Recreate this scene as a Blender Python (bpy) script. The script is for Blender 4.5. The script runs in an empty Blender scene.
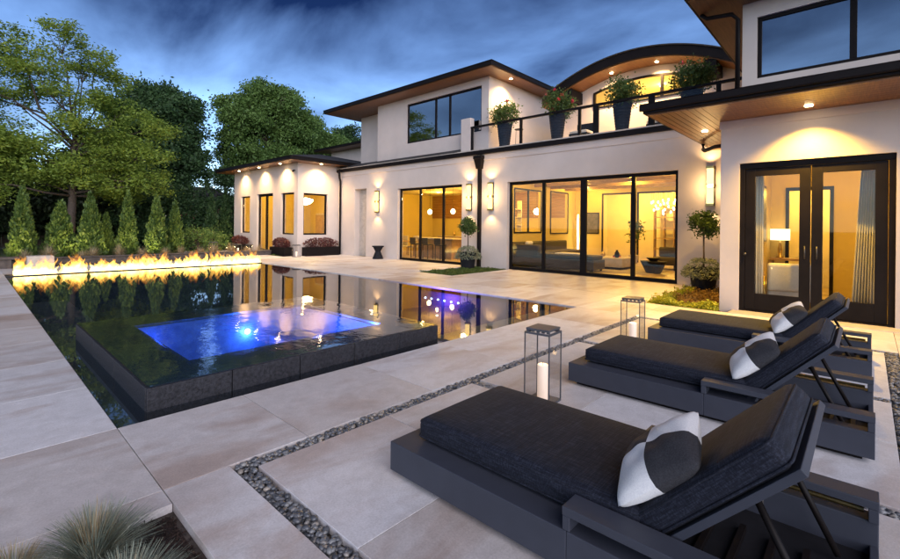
import bpy, bmesh, math, random
import numpy as np
from mathutils import Vector, Matrix
rng = np.random.default_rng(7); random.seed(7)
R = math.radians
sc = bpy.context.scene
C = sc.collection

# ------------------------------------------------------------------ camera
# world: X runs away from the pool's near-left corner to the right, Y runs along the house, metres
cam_d = bpy.data.cameras.new('camera'); cam = bpy.data.objects.new('camera', cam_d); C.objects.link(cam)
cam_d.sensor_width = 36; cam_d.lens = 18.0; cam_d.shift_y = -0.0594
cam_d.clip_start = 0.05; cam_d.clip_end = 3000
cam.matrix_world = Matrix.Translation((0, 0, 1.5)) @ Matrix.Rotation(R(42.8 - 90), 4, 'Z') @ Matrix.Rotation(R(90), 4, 'X') @ Matrix.Rotation(R(0.6), 4, 'Z')
sc.camera = cam

# ------------------------------------------------------------------ sky, sun, exposure
SUN_EL, SUN_ROT = R(22.0), R(208)         # low behind the camera, over the open garden
world = bpy.data.worlds.new('World'); sc.world = world; world.use_nodes = True
nt = world.node_tree; nt.nodes.clear()
def wn(t, **k):
    n = nt.nodes.new(t)
    for a, b in k.items(): setattr(n, a, b)
    return n
def wl(a, b): nt.links.new(a, b)
sky = wn('ShaderNodeTexSky', sky_type='NISHITA', sun_disc=False, sun_elevation=SUN_EL, sun_rotation=SUN_ROT,
         altitude=100, air_density=1.0, dust_density=0.1, ozone_density=4.0)
tc = wn('ShaderNodeTexCoord'); sep = wn('ShaderNodeSeparateXYZ'); wl(tc.outputs['Generated'], sep.inputs[0])
addz = wn('ShaderNodeMath', operation='ADD'); wl(sep.outputs['Z'], addz.inputs[0]); addz.inputs[1].default_value = 0.22
dx = wn('ShaderNodeMath', operation='DIVIDE'); wl(sep.outputs['X'], dx.inputs[0]); wl(addz.outputs[0], dx.inputs[1])
dy = wn('ShaderNodeMath', operation='DIVIDE'); wl(sep.outputs['Y'], dy.inputs[0]); wl(addz.outputs[0], dy.inputs[1])
comb = wn('ShaderNodeCombineXYZ'); wl(dx.outputs[0], comb.inputs[0]); wl(dy.outputs[0], comb.inputs[1])
mp = wn('ShaderNodeMapping'); mp.inputs['Rotation'].default_value = (0, 0, R(28)); mp.inputs['Scale'].default_value = (1.15, 0.70, 1.0)
mp.inputs['Location'].default_value = (0.6, 1.9, 0.0)
wl(comb.outputs[0], mp.inputs[0])
n1 = wn('ShaderNodeTexNoise'); n1.inputs['Scale'].default_value = 1.6; n1.inputs['Detail'].default_value = 7; n1.inputs['Roughness'].default_value = 0.52; n1.inputs['Distortion'].default_value = 0.35
wl(mp.outputs[0], n1.inputs['Vector'])
cr = wn('ShaderNodeValToRGB'); cr.color_ramp.elements[0].position = 0.30; cr.color_ramp.elements[1].position = 0.82
low = wn('ShaderNodeMath', operation='MULTIPLY_ADD'); wl(sep.outputs['Z'], low.inputs[0]); low.inputs[1].default_value = -1.15; low.inputs[2].default_value = 0.37
lowc = wn('ShaderNodeMath', operation='MAXIMUM'); wl(low.outputs[0], lowc.inputs[0]); lowc.inputs[1].default_value = -0.24
cs = wn('ShaderNodeMath', operation='ADD'); wl(n1.outputs['Fac'], cs.inputs[0]); wl(lowc.outputs[0], cs.inputs[1])
wl(cs.outputs[0], cr.inputs[0])
tint = wn('ShaderNodeMix', data_type='RGBA', blend_type='MULTIPLY'); tint.inputs[0].default_value = 1.0
wl(sky.outputs[0], tint.inputs[6]); tint.inputs[7].default_value = (0.70, 0.83, 1.18, 1)
dark = wn('ShaderNodeMix', data_type='RGBA', blend_type='MULTIPLY'); dark.inputs[0].default_value = 1.0
wl(tint.outputs[2], dark.inputs[6]); dark.inputs[7].default_value = (0.10, 0.135, 0.20, 1)
lite = wn('ShaderNodeMix', data_type='RGBA', blend_type='MULTIPLY'); lite.inputs[0].default_value = 1.0
wl(tint.outputs[2], lite.inputs[6]); lite.inputs[7].default_value = (3.2, 2.65, 2.05, 1)
cm = wn('ShaderNodeMix', data_type='RGBA'); wl(cr.outputs[0], cm.inputs[0]); wl(dark.outputs[2], cm.inputs[6]); wl(lite.outputs[2], cm.inputs[7])
bg = wn('ShaderNodeBackground'); bg.inputs['Strength'].default_value = 0.05
wl(cm.outputs[2], bg.inputs[0])
wo = wn('ShaderNodeOutputWorld'); wl(bg.outputs[0], wo.inputs[0])
sun_d = bpy.data.lights.new('sun', 'SUN'); sun_d.energy = 1.75; sun_d.angle = R(75); sun_d.color = (1.0, 0.94, 0.98)
sun = bpy.data.objects.new('sun', sun_d); C.objects.link(sun)
sd = Vector((math.sin(SUN_ROT)*math.cos(SUN_EL), math.cos(SUN_ROT)*math.cos(SUN_EL), math.sin(SUN_EL)))
sun.rotation_euler = (-sd).to_track_quat('-Z', 'Y').to_euler()
vs = sc.view_settings; vs.view_transform = 'Standard'; vs.look = 'None'; vs.gamma = 1; vs.use_curve_mapping = False
vs.exposure = 1.35
sc.cycles.use_denoising = True
try: sc.cycles.denoiser = 'OPENIMAGEDENOISE'
except Exception: pass
sc.cycles.max_bounces = 8; sc.cycles.diffuse_bounces = 3; sc.cycles.glossy_bounces = 4; sc.cycles.transparent_max_bounces = 24
sc.cycles.transmission_bounces = 6; sc.cycles.sample_clamp_indirect = 4.0; sc.cycles.caustics_reflective = False; sc.cycles.caustics_refractive = False
sc.cycles.use_light_tree = True

LAMP = 0.98                                # common factor of every lamp in the place
WARM = (1.0, 0.565, 0.075); WARM2 = (1.0, 0.63, 0.27)

# ------------------------------------------------------------------ materials
M = {}
def mat(name):
    m = bpy.data.materials.new(name); m.use_nodes = True
    t = m.node_tree; b = t.nodes['Principled BSDF']; M[name] = m
    return m, t, b
def N(t, k, **kw):
    n = t.nodes.new(k)
    for a, b in kw.items(): setattr(n, a, b)
    return n
def noise(t, scale, detail=4, rough=.55, vec=None, dist=0.0):
    n = N(t, 'ShaderNodeTexNoise'); n.inputs['Scale'].default_value = scale; n.inputs['Detail'].default_value = detail
    n.inputs['Roughness'].default_value = rough; n.inputs['Distortion'].default_value = dist
    if vec is not None: t.links.new(vec, n.inputs['Vector'])
    return n
def ramp(t, src, stops):
    r = N(t, 'ShaderNodeValToRGB'); e = r.color_ramp.elements
    while len(e) < len(stops): e.new(0.5)
    for k, (p, c) in enumerate(stops):
        e[k].position = p; e[k].color = (*c, 1) if len(c) == 3 else c
    t.links.new(src, r.inputs[0]); return r
def mixc(t, fac, a, b, mode='MIX'):
    m = N(t, 'ShaderNodeMix', data_type='RGBA', blend_type=mode)
    for s, v in ((0, fac), (6, a), (7, b)):
        if isinstance(v, (int, float)): m.inputs[s].default_value = v
        elif isinstance(v, tuple): m.inputs[s].default_value = (*v, 1)
        else: t.links.new(v, m.inputs[s])
    return m.outputs[2]
def bump(t, b, src, strength, dist=.01):
    n = N(t, 'ShaderNodeBump'); n.inputs['Strength'].default_value = strength; n.inputs['Distance'].default_value = dist
    t.links.new(src, n.inputs['Height']); t.links.new(n.outputs[0], b.inputs['Normal']); return n
def pos(t): return N(t, 'ShaderNodeNewGeometry').outputs['Position']
def objc(t): return N(t, 'ShaderNodeTexCoord').outputs['Object']
def mapped(t, v, scale=(1,1,1), rot=(0,0,0)):
    m = N(t, 'ShaderNodeMapping'); t.links.new(v, m.inputs[0]); m.inputs['Scale'].default_value = scale; m.inputs['Rotation'].default_value = rot
    return m.outputs[0]
def simple(name, col, rough=.5, metal=0, var=.15, scale=12, bmp=.15, bscale=60, bdist=.004, spec=.5):
    m, t, b = mat(name); p = pos(t)
    n = noise(t, scale, 5, .6, p)
    lo = tuple(c*(1-var) for c in col); hi = tuple(min(1, c*(1+var)) for c in col)
    r = ramp(t, n.outputs['Fac'], [(.3, lo), (.7, hi)])
    t.links.new(r.outputs[0], b.inputs['Base Color'])
    b.inputs['Roughness'].default_value = rough; b.inputs['Metallic'].default_value = metal; b.inputs['Specular IOR Level'].default_value = spec
    if bmp: bump(t, b, noise(t, bscale, 3, .6, p).outputs['Fac'], bmp, bdist)
    return m
simple('stucco', (.53, .465, .425), .85, var=.07, scale=1.1, bmp=.35, bscale=90, bdist=.004)
simple('interior_wall', (.50, .385, .13), .8, var=.04, scale=2, bmp=.05)
simple('interior_white', (.70, .64, .52), .7, var=.04, scale=2, bmp=.0)
simple('interior_floor', (.42, .33, .22), .35, var=.12, scale=1.5, bmp=.0)
simple('bronze', (.008, .006, .006), .5, var=.25, scale=3, bmp=.04, bscale=200, spec=.12)
simple('bronze_light', (.06, .055, .05), .4, metal=.6, var=.2)
simple('granite', (.022, .022, .027), .5, spec=.3, var=.6, scale=38, bmp=.5, bscale=55, bdist=.01)
simple('granite_flat', (.04, .045, .05), .25, var=.3, scale=30, bmp=.1)
simple('ledge_slate', (.105, .115, .13), .5, var=.2, scale=5, bmp=.1)
simple('mulch', (.035, .019, .014), .95, var=.6, scale=50, bmp=1, bscale=60, bdist=.03)
simple('soil', (.04, .028, .02), .95, var=.5, scale=20, bmp=1, bscale=40, bdist=.03)
simple('lawn', (.035, .065, .016), .95, var=.4, scale=1.2, bmp=.6, bscale=60, bdist=.03)
simple('powder_coat', (.040, .044, .060), .5, spec=.3, var=.07, scale=8, bmp=.08, bscale=400, bdist=.001)
simple('lantern_metal', (.085, .09, .105), .4, metal=.3, var=.15, scale=9, bmp=.05)
simple('candle_wax', (.78, .70, .60), .5, var=.04)
simple('bark', (.07, .052, .04), .9, var=.4, scale=14, bmp=.8, bscale=18, bdist=.03)
simple('white_fabric', (.62, .58, .52), .9, var=.06, scale=30, bmp=.2, bscale=300, bdist=.002)
simple('sofa_fabric', (.045, .038, .032), .85, var=.2, scale=40, bmp=.3, bscale=300, bdist=.002)
simple('oak', (.30, .19, .10), .5, var=.25, scale=4, bmp=.1)
simple('pot_dark', (.012, .012, .015), .7, spec=.15, var=.2, scale=10, bmp=.1)
simple('shingle', (.026, .025, .026), .8, var=.35, scale=9, bmp=.7, bscale=14, bdist=.02)
simple('brick', (.23, .11, .075), .9, var=.3, scale=6)
simple('brass', (.45, .32, .12), .3, metal=1)
simple('stone_dark', (.075, .06, .052), .8, var=.4, scale=6, bmp=.5, bscale=20, bdist=.02)
simple('stone_pale', (.42, .37, .32), .8, var=.15, scale=6, bmp=.3, bscale=30)
simple('flower_red', (.55, .03, .06), .6, var=.3, scale=30, bmp=0)

def mk_cedar():
    m, t, b = mat('cedar'); p = pos(t)
    n = noise(t, 3.0, 6, .6, mapped(t, p, (.6, 9, 9)), 1.2)
    oi = N(t, 'ShaderNodeObjectInfo')
    a = ramp(t, n.outputs['Fac'], [(.3, (.11, .045, .016)), (.7, (.22, .10, .032))]).outputs[0]
    v = ramp(t, oi.outputs['Random'], [(0, (.75, .75, .75)), (1, (1.15, 1.15, 1.15))]).outputs[0]
    t.links.new(mixc(t, 1.0, a, v, 'MULTIPLY'), b.inputs['Base Color']); b.inputs['Roughness'].default_value = .45
    bump(t, b, n.outputs['Fac'], .15, .004)
mk_cedar()
def mk_wallwood():
    m, t, b = mat('wall_wood'); p = pos(t)
    n = noise(t, 3.0, 6, .6, mapped(t, p, (9, .5, 9)), 1.0)
    t.links.new(ramp(t, n.outputs['Fac'], [(.3, (.16, .075, .028)), (.7, (.30, .15, .06))]).outputs[0], b.inputs['Base Color']); b.inputs['Roughness'].default_value = .4
mk_wallwood()
def mk_paver():
    m, t, b = mat('paver_stone'); p = pos(t)
    oi = N(t, 'ShaderNodeObjectInfo')
    off = N(t, 'ShaderNodeVectorMath', operation='MULTIPLY_ADD')
    cmb = N(t, 'ShaderNodeCombineXYZ')
    for k in range(3): t.links.new(oi.outputs['Random'], cmb.inputs[k])
    t.links.new(cmb.outputs[0], off.inputs[0]); off.inputs[1].default_value = (37, 91, 13); t.links.new(p, off.inputs[2])
    v = off.outputs[0]
    base = ramp(t, oi.outputs['Random'], [(0, (.46, .405, .385)), (.12, (.535, .505, .50)), (.40, (.585, .570, .58)), (.75, (.61, .60, .62)), (1, (.66, .65, .67))]).outputs[0]
    n1 = noise(t, 1.1, 5, .55, mapped(t, v, (.55, 1.5, 1), (0, 0, R(35))), .8)
    f1 = ramp(t, n1.outputs['Fac'], [(.50, (0, 0, 0)), (.66, (1, 1, 1))]).outputs[0]
    c1 = mixc(t, f1, base, mixc(t, 1.0, base, (.76, .66, .60), 'MULTIPLY'))
    n2 = noise(t, 9, 9, .72, v, .4)
    c2 = mixc(t, .6, c1, ramp(t, n2.outputs['Fac'], [(.3, (.72, .70, .68)), (.7, (1.14, 1.14, 1.15))]).outputs[0], 'MULTIPLY')
    n3 = noise(t, 90, 3, .6, p)
    c3 = mixc(t, .8, c2, ramp(t, n3.outputs['Fac'], [(.3, (.85, .85, .85)), (.7, (1.12, 1.12, 1.12))]).outputs[0], 'MULTIPLY')
    t.links.new(c3, b.inputs['Base Color'])
    t.links.new(ramp(t, n2.outputs['Fac'], [(.3, (.42, .42, .42)), (.7, (.62, .62, .62))]).outputs[0], b.inputs['Roughness'])
    bump(t, b, n3.outputs['Fac'], .12, .003)
mk_paver()
def mk_pebble():
    m, t, b = mat('pebble'); g = N(t, 'ShaderNodeNewGeometry')
    t.links.new(ramp(t, g.outputs['Random Per Island'], [(0, (.05, .055, .065)), (.5, (.12, .125, .14)), (.85, (.20, .205, .21)), (1, (.32, .28, .24))]).outputs[0], b.inputs['Base Color'])
    b.inputs['Roughness'].default_value = .35
mk_pebble()
def mk_leaf(name, lo, hi, rough=.55, trans=.35):
    m, t, b = mat(name); g = N(t, 'ShaderNodeNewGeometry')
    c = ramp(t, g.outputs['Random Per Island'], [(0, lo), (1, hi)]).outputs[0]
    n = noise(t, .9, 3, .6, g.outputs['Position'])
    c = mixc(t, .7, c, ramp(t, n.outputs['Fac'], [(.3, (.7, .75, .7)), (.7, (1.25, 1.2, 1.1))]).outputs[0], 'MULTIPLY')
    t.links.new(c, b.inputs['Base Color']); b.inputs['Roughness'].default_value = rough; b.inputs['Specular IOR Level'].default_value = .3
    tr = N(t, 'ShaderNodeBsdfTranslucent'); t.links.new(c, tr.inputs[0])
    mx = N(t, 'ShaderNodeMixShader'); mx.inputs[0].default_value = trans
    t.links.new(b.outputs[0], mx.inputs[1]); t.links.new(tr.outputs[0], mx.inputs[2])
    t.links.new(mx.outputs[0], t.nodes['Material Output'].inputs[0])
mk_leaf('leaf_locust', (0.13, 0.21, 0.034), (0.27, 0.36, 0.07), trans=.45)
mk_leaf('leaf_dark', (0.024, 0.056, 0.024), (0.064, 0.124, 0.044))
mk_leaf('leaf_oak', (0.062, 0.121, 0.031), (0.132, 0.220, 0.057))
mk_leaf('leaf_back', (0.019, 0.035, 0.019), (0.045, 0.072, 0.032))
mk_leaf('leaf_cedar', (0.053, 0.098, 0.024), (0.112, 0.180, 0.042))
mk_leaf('leaf_topiary', (0.038, 0.075, 0.018), (0.105, 0.165, 0.045))
mk_leaf('leaf_silver', (.14, .17, .12), (.32, .34, .24))
mk_leaf('leaf_burgundy', (.07, .022, .026), (.15, .05, .045))
mk_leaf('leaf_lime', (.26, .29, .02), (.46, .44, .05))
mk_leaf('leaf_rust', (.19, .11, .03), (.34, .20, .06))
mk_leaf('grass_blue', (.13, .17, .15), (.34, .36, .29), trans=.2)
mk_leaf('grass_tan', (.24, .18, .11), (.46, .37, .24), trans=.3)
mk_leaf('grass_green', (.05, .085, .018), (.11, .16, .035), trans=.3)

def mk_cushion():
    m, t, b = mat('navy_cushion'); o = objc(t)
    n1 = noise(t, 150, 3, .75, mapped(t, o, (1, .07, 1)))
    n2 = noise(t, 130, 3, .75, mapped(t, o, (.05, 1, .5)))
    s = N(t, 'ShaderNodeMath', operation='ADD'); t.links.new(n1.outputs['Fac'], s.inputs[0]); t.links.new(n2.outputs['Fac'], s.inputs[1])
    h = N(t, 'ShaderNodeMath', operation='MULTIPLY'); t.links.new(s.outputs[0], h.inputs[0]); h.inputs[1].default_value = .5
    t.links.new(ramp(t, h.outputs[0], [(.36, (.003, .004, .008)), (.5, (.009, .011, .020)), (.64, (.028, .033, .052))]).outputs[0], b.inputs['Base Color'])
    b.inputs['Roughness'].default_value = .8; b.inputs['Sheen Weight'].default_value = .03; b.inputs['Specular IOR Level'].default_value = .2
    bump(t, b, h.outputs[0], .4, .003)
mk_cushion()
def mk_pillow():
    m, t, b = mat('checked_pillow'); o = objc(t); s = N(t, 'ShaderNodeSeparateXYZ'); t.links.new(o, s.inputs[0])
    mul = N(t, 'ShaderNodeMath', operation='MULTIPLY'); t.links.new(s.outputs[0], mul.inputs[0]); t.links.new(s.outputs[1], mul.inputs[1])
    g = N(t, 'ShaderNodeMath', operation='GREATER_THAN'); t.links.new(mul.outputs[0], g.inputs[0]); g.inputs[1].default_value = 0
    n = noise(t, 160, 3, .6, o)
    dk = ramp(t, n.outputs['Fac'], [(.3, (.014, .014, .018)), (.7, (.040, .040, .048))]).outputs[0]
    wh = ramp(t, n.outputs['Fac'], [(.3, (.66, .66, .68)), (.7, (.80, .80, .80))]).outputs[0]
    t.links.new(mixc(t, g.outputs[0], wh, dk), b.inputs['Base Color']); b.inputs['Roughness'].default_value = .85
    bump(t, b, n.outputs['Fac'], .25, .002)
mk_pillow()
def mk_mixglass(name, tintc, ior, rough=0.0, base=0.0, bmp=None):
    m = bpy.data.materials.new(name); m.use_nodes = True; t = m.node_tree; t.nodes.clear(); M[name] = m
    tr = N(t, 'ShaderNodeBsdfTransparent'); tr.inputs[0].default_value = (*tintc, 1)
    gl = N(t, 'ShaderNodeBsdfGlossy'); gl.inputs['Roughness'].default_value = rough
    fr = N(t, 'ShaderNodeFresnel'); geo = N(t, 'ShaderNodeNewGeometry')
    io = N(t, 'ShaderNodeMapRange'); t.links.new(geo.outputs['Backfacing'], io.inputs['Value']); io.inputs['To Min'].default_value = ior; io.inputs['To Max'].default_value = 1/ior; t.links.new(io.outputs[0], fr.inputs[0])
    mx = N(t, 'ShaderNodeMixShader'); o = N(t, 'ShaderNodeOutputMaterial')
    fac = fr.outputs[0]
    if base:
        a = N(t, 'ShaderNodeMath', operation='MAXIMUM'); t.links.new(fac, a.inputs[0]); a.inputs[1].default_value = base; fac = a.outputs[0]
    t.links.new(fac, mx.inputs[0]); t.links.new(tr.outputs[0], mx.inputs[1]); t.links.new(gl.outputs[0], mx.inputs[2]); t.links.new(mx.outputs[0], o.inputs[0])
    if bmp:
        p = pos(t); hsum = None
        for (scl, w, mscale) in bmp[2]:
            n = noise(t, scl, 2, .5, mapped(t, p, mscale))
            q = N(t, 'ShaderNodeMath', operation='MULTIPLY'); t.links.new(n.outputs['Fac'], q.inputs[0]); q.inputs[1].default_value = w
            if hsum is None: hsum = q.outputs[0]
            else:
                a = N(t, 'ShaderNodeMath', operation='ADD'); t.links.new(hsum, a.inputs[0]); t.links.new(q.outputs[0], a.inputs[1]); hsum = a.outputs[0]
        bn = N(t, 'ShaderNodeBump'); bn.inputs['Strength'].default_value = bmp[0]; bn.inputs['Distance'].default_value = bmp[1]
        t.links.new(hsum, bn.inputs['Height']); t.links.new(bn.outputs[0], gl.inputs['Normal']); t.links.new(bn.outputs[0], fr.inputs['Normal'])
mk_mixglass('glass', (.93, .93, .90), 1.45)
mk_mixglass('clear_glass', (.985, .988, .99), 1.25)
mk_mixglass('coated_glass', (.25, .27, .3), 1.7, base=.42)
mk_mixglass('pool_water_mat', (.60, .68, .74), 2.15, base=.0, bmp=(.05, .010, [(3.0, 1, (1, 1, 1)), (11, .25, (1, 1, 1))]))
mk_mixglass('spa_water_mat', (.60, .70, .85), 2.1, base=.0, bmp=(.11, .02, [(5.0, 1, (1, .7, 1)), (14, .5, (1, .6, 1))]))
def emit(name, col, s):
    m = bpy.data.materials.new(name); m.use_nodes = True; t = m.node_tree; t.nodes.clear(); M[name] = m
    e = N(t, 'ShaderNodeEmission'); e.inputs[0].default_value = (*col, 1); e.inputs[1].default_value = s*LAMP
    o = N(t, 'ShaderNodeOutputMaterial'); t.links.new(e.outputs[0], o.inputs[0])
emit('lamp_glow', (1, .72, .35), 6.0)
emit('bulb', (1, .75, .42), 25)
emit('sconce_glass', (1, .66, .22), 1.25)
emit('shade_glow', (1, .74, .42), 1.6)
emit('blue_lamp', (.45, .65, 1), 6)
emit('ember', (1, .35, .05), 1.5)
def mk_candle():
    m, t, b = mat('lit_wax'); b.inputs['Base Color'].default_value = (.8, .7, .6, 1)
    b.inputs['Emission Color'].default_value = (1, .62, .38, 1); b.inputs['Emission Strength'].default_value = .16; b.inputs['Roughness'].default_value = .5
mk_candle()
def mk_flame():
    m = bpy.data.materials.new('flame_mat'); m.use_nodes = True; t = m.node_tree; t.nodes.clear(); M['flame_mat'] = m
    p = pos(t); s = N(t, 'ShaderNodeSeparateXYZ'); t.links.new(p, s.inputs[0])
    n = noise(t, 6, 4, .65, mapped(t, p, (1, 1, .5)), 1.2)
    h = N(t, 'ShaderNodeMath', operation='MULTIPLY_ADD'); t.links.new(n.outputs['Fac'], h.inputs[0]); h.inputs[1].default_value = .9; t.links.new(s.outputs[2], h.inputs[2])
    c = ramp(t, h.outputs[0], [(.40, (1, .76, .28)), (.65, (1, .56, .09)), (.90, (1, .32, .03))])
    st = ramp(t, h.outputs[0], [(.45, (1, 1, 1)), (.70, (.6, .6, .6)), (.95, (.25, .25, .25))])
    sm = N(t, 'ShaderNodeMath', operation='MULTIPLY'); t.links.new(st.outputs[0], sm.inputs[0]); sm.inputs[1].default_value = 3.2*LAMP
    e = N(t, 'ShaderNodeEmission'); t.links.new(c.outputs[0], e.inputs[0]); t.links.new(sm.outputs[0], e.inputs[1])
    tr = N(t, 'ShaderNodeBsdfTransparent')
    al = ramp(t, h.outputs[0], [(.38, (.34, .34, .34)), (.62, (.20, .20, .20)), (.98, (.0, .0, .0))])
    mx = N(t, 'ShaderNodeMixShader'); t.links.new(al.outputs[0], mx.inputs[0]); t.links.new(tr.outputs[0], mx.inputs[1]); t.links.new(e.outputs[0], mx.inputs[2])
    o = N(t, 'ShaderNodeOutputMaterial'); t.links.new(mx.outputs[0], o.inputs[0])
mk_flame()
def mk_tile():
    m, t, b = mat('pool_tile'); p = pos(t)
    n = noise(t, 6, 4, .6, p)
    t.links.new(ramp(t, n.outputs['Fac'], [(.3, (.012, .022, .030)), (.7, (.028, .045, .055))]).outputs[0], b.inputs['Base Color']); b.inputs['Roughness'].default_value = .5
    m, t, b = mat('spa_tile'); p = pos(t)
    n = noise(t, 9, 4, .6, p)
    t.links.new(ramp(t, n.outputs['Fac'], [(.3, (.05, .08, .13)), (.7, (.10, .16, .22))]).outputs[0], b.inputs['Base Color']); b.inputs['Roughness'].default_value = .5
mk_tile()

# ------------------------------------------------------------------ mesh helpers
class MB:
    def __init__(s): s.v = []; s.f = []
    def add(s, vs, fs):
        k = len(s.v); s.v += [tuple(p) for p in vs]; s.f += [tuple(i+k for i in f) for f in fs]; return s
    def box(s, x0, x1, y0, y1, z0, z1):
        return s.add([(x0,y0,z0),(x1,y0,z0),(x1,y1,z0),(x0,y1,z0),(x0,y0,z1),(x1,y0,z1),(x1,y1,z1),(x0,y1,z1)],
                     [(0,3,2,1),(4,5,6,7),(0,1,5,4),(1,2,6,5),(2,3,7,6),(3,0,4,7)])
    def hexa(s, a, b):      # two quads (bottom a, top b), each 4 points counter-clockwise seen from outside the top
        return s.add(list(a)+list(b), [(0,3,2,1),(4,5,6,7),(0,1,5,4),(1,2,6,5),(2,3,7,6),(3,0,4,7)])
    def tube(s, pts, rads, n=8, cap=True):
        pts = [Vector(p) for p in pts]; rings = []
        if isinstance(rads, (int, float)): rads = [rads]*len(pts)
        up = Vector((0.13, .21, 1)).normalized()
        for i, p in enumerate(pts):
            d = (pts[min(i+1, len(pts)-1)]-pts[max(i-1, 0)]).normalized()
            a = d.cross(up if abs(d.dot(up)) < .95 else Vector((1, 0, 0))).normalized(); b = d.cross(a)
            rings.append([p+(a*math.cos(2*math.pi*k/n)+b*math.sin(2*math.pi*k/n))*rads[i] for k in range(n)])
        base = [q for r in rings for q in r]; fs = []
        for i in range(len(pts)-1):
            for k in range(n): fs.append((i*n+k, i*n+(k+1) % n, (i+1)*n+(k+1) % n, (i+1)*n+k))
        if cap: fs.append(tuple(range(n-1, -1, -1))); fs.append(tuple((len(pts)-1)*n+k for k in range(n)))
        return s.add(base, fs)
    def lathe(s, prof, cx=0, cy=0, n=20, sq=False):
        base = []; fs = []
        for r, z in prof:
            for k in range(n):
                a = 2*math.pi*(k+.5)/n; base.append((cx+r*math.cos(a), cy+r*math.sin(a), z))
        for i in range(len(prof)-1):
            for k in range(n): fs.append((i*n+k, i*n+(k+1) % n, (i+1)*n+(k+1) % n, (i+1)*n+k))
        fs.append(tuple(range(n-1, -1, -1))); fs.append(tuple((len(prof)-1)*n+k for k in range(n)))
        return s.add(base, fs)
    def mesh(s, name, smooth=False):
        m = bpy.data.meshes.new(name); m.from_pydata(s.v, [], s.f); m.update()
        if smooth: m.polygons.foreach_set('use_smooth', [True]*len(m.polygons))
        return m
    def build(s, name, material, parent=None, bevel=0, smooth=False, seg=2):
        o = bpy.data.objects.new(name, s.mesh(name, smooth)); C.objects.link(o)
        o.data.materials.append(M[material])
        if parent is not None: o.parent = parent
        if bevel:
            b = o.modifiers.new('bevel', 'BEVEL'); b.width = bevel; b.segments = seg; b.limit_method = 'ANGLE'; b.angle_limit = R(50)
        return o
def tag(o, label=None, cat=None, group=None, kind=None):
    if label: o['label'] = label
    if cat: o['category'] = cat
    if group: o['group'] = group
    if kind: o['kind'] = kind
    return o
def empty(name, loc=(0, 0, 0), rz=0, parent=None):
    o = bpy.data.objects.new(name, None); C.objects.link(o); o.location = loc; o.rotation_euler = (0, 0, rz); o.empty_display_size = .1
    if parent is not None: o.parent = parent
    return o
def copy_tree(o, parent=None):
    c = o.copy(); C.objects.link(c)
    if parent is not None:
        c.parent = parent
    for ch in list(o.children): copy_tree(ch, c)
    return c
def lamp(kind, loc, energy, color=WARM, parent=None, name='lamp_light', size=.05, target=None, spot=80, blend=.6, sx=None, sy=None):
    d = bpy.data.lights.new(name, kind); d.energy = energy*LAMP; d.color = color
    if kind in ('POINT', 'SPOT'): d.shadow_soft_size = size
    if kind == 'SPOT': d.spot_size = R(spot); d.spot_blend = blend
    if kind == 'AREA':
        d.shape = 'RECTANGLE'; d.size = sx; d.size_y = sy
    o = bpy.data.objects.new(name, d); C.objects.link(o); o.location = loc
    if target is not None: o.rotation_euler = (Vector(target)-Vector(loc)).to_track_quat('-Z', 'Y').to_euler()
    if parent is not None: o.parent = parent
    return o
def sheet_wall(mb, axis, c0, c1, a0, a1, z0, z1, holes):
    """wall slab between c0..c1 on the given axis ('x' or 'y', or 'z' for a floor), with rectangular holes (a_lo,a_hi,z_lo,z_hi)"""
    A = sorted({a0, a1, *[min(max(h[0], a0), a1) for h in holes], *[min(max(h[1], a0), a1) for h in holes]})
    Z = sorted({z0, z1, *[min(max(h[2], z0), z1) for h in holes], *[min(max(h[3], z0), z1) for h in holes]})
    fill = {}
    for i in range(len(A)-1):
        for j in range(len(Z)-1):
            ca, cz = (A[i]+A[i+1])/2, (Z[j]+Z[j+1])/2
            fill[i, j] = not any(h[0] < ca < h[1] and h[2] < cz < h[3] for h in holes)
    def P(c, a, z): return (c, a, z) if axis == 'x' else ((a, c, z) if axis == 'y' else (a, z, c))
    for (i, j), f in fill.items():
        if not f: continue
        aa, ab, za, zb = A[i], A[i+1], Z[j], Z[j+1]
        mb.add([P(c0, aa, za), P(c0, ab, za), P(c0, ab, zb), P(c0, aa, zb)], [(0, 3, 2, 1)])
        mb.add([P(c1, aa, za), P(c1, ab, za), P(c1, ab, zb), P(c1, aa, zb)], [(0, 1, 2, 3)])
        for (di, dj, q) in ((-1, 0, [(aa, za), (aa, zb)]), (1, 0, [(ab, zb), (ab, za)]), (0, -1, [(ab, za), (aa, za)]), (0, 1, [(aa, zb), (ab, zb)])):
            if not fill.get((i+di, j+dj), False):
                mb.add([P(c0, *q[0]), P(c0, *q[1]), P(c1, *q[1]), P(c1, *q[0])], [(0, 1, 2, 3)])
    return mb
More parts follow.
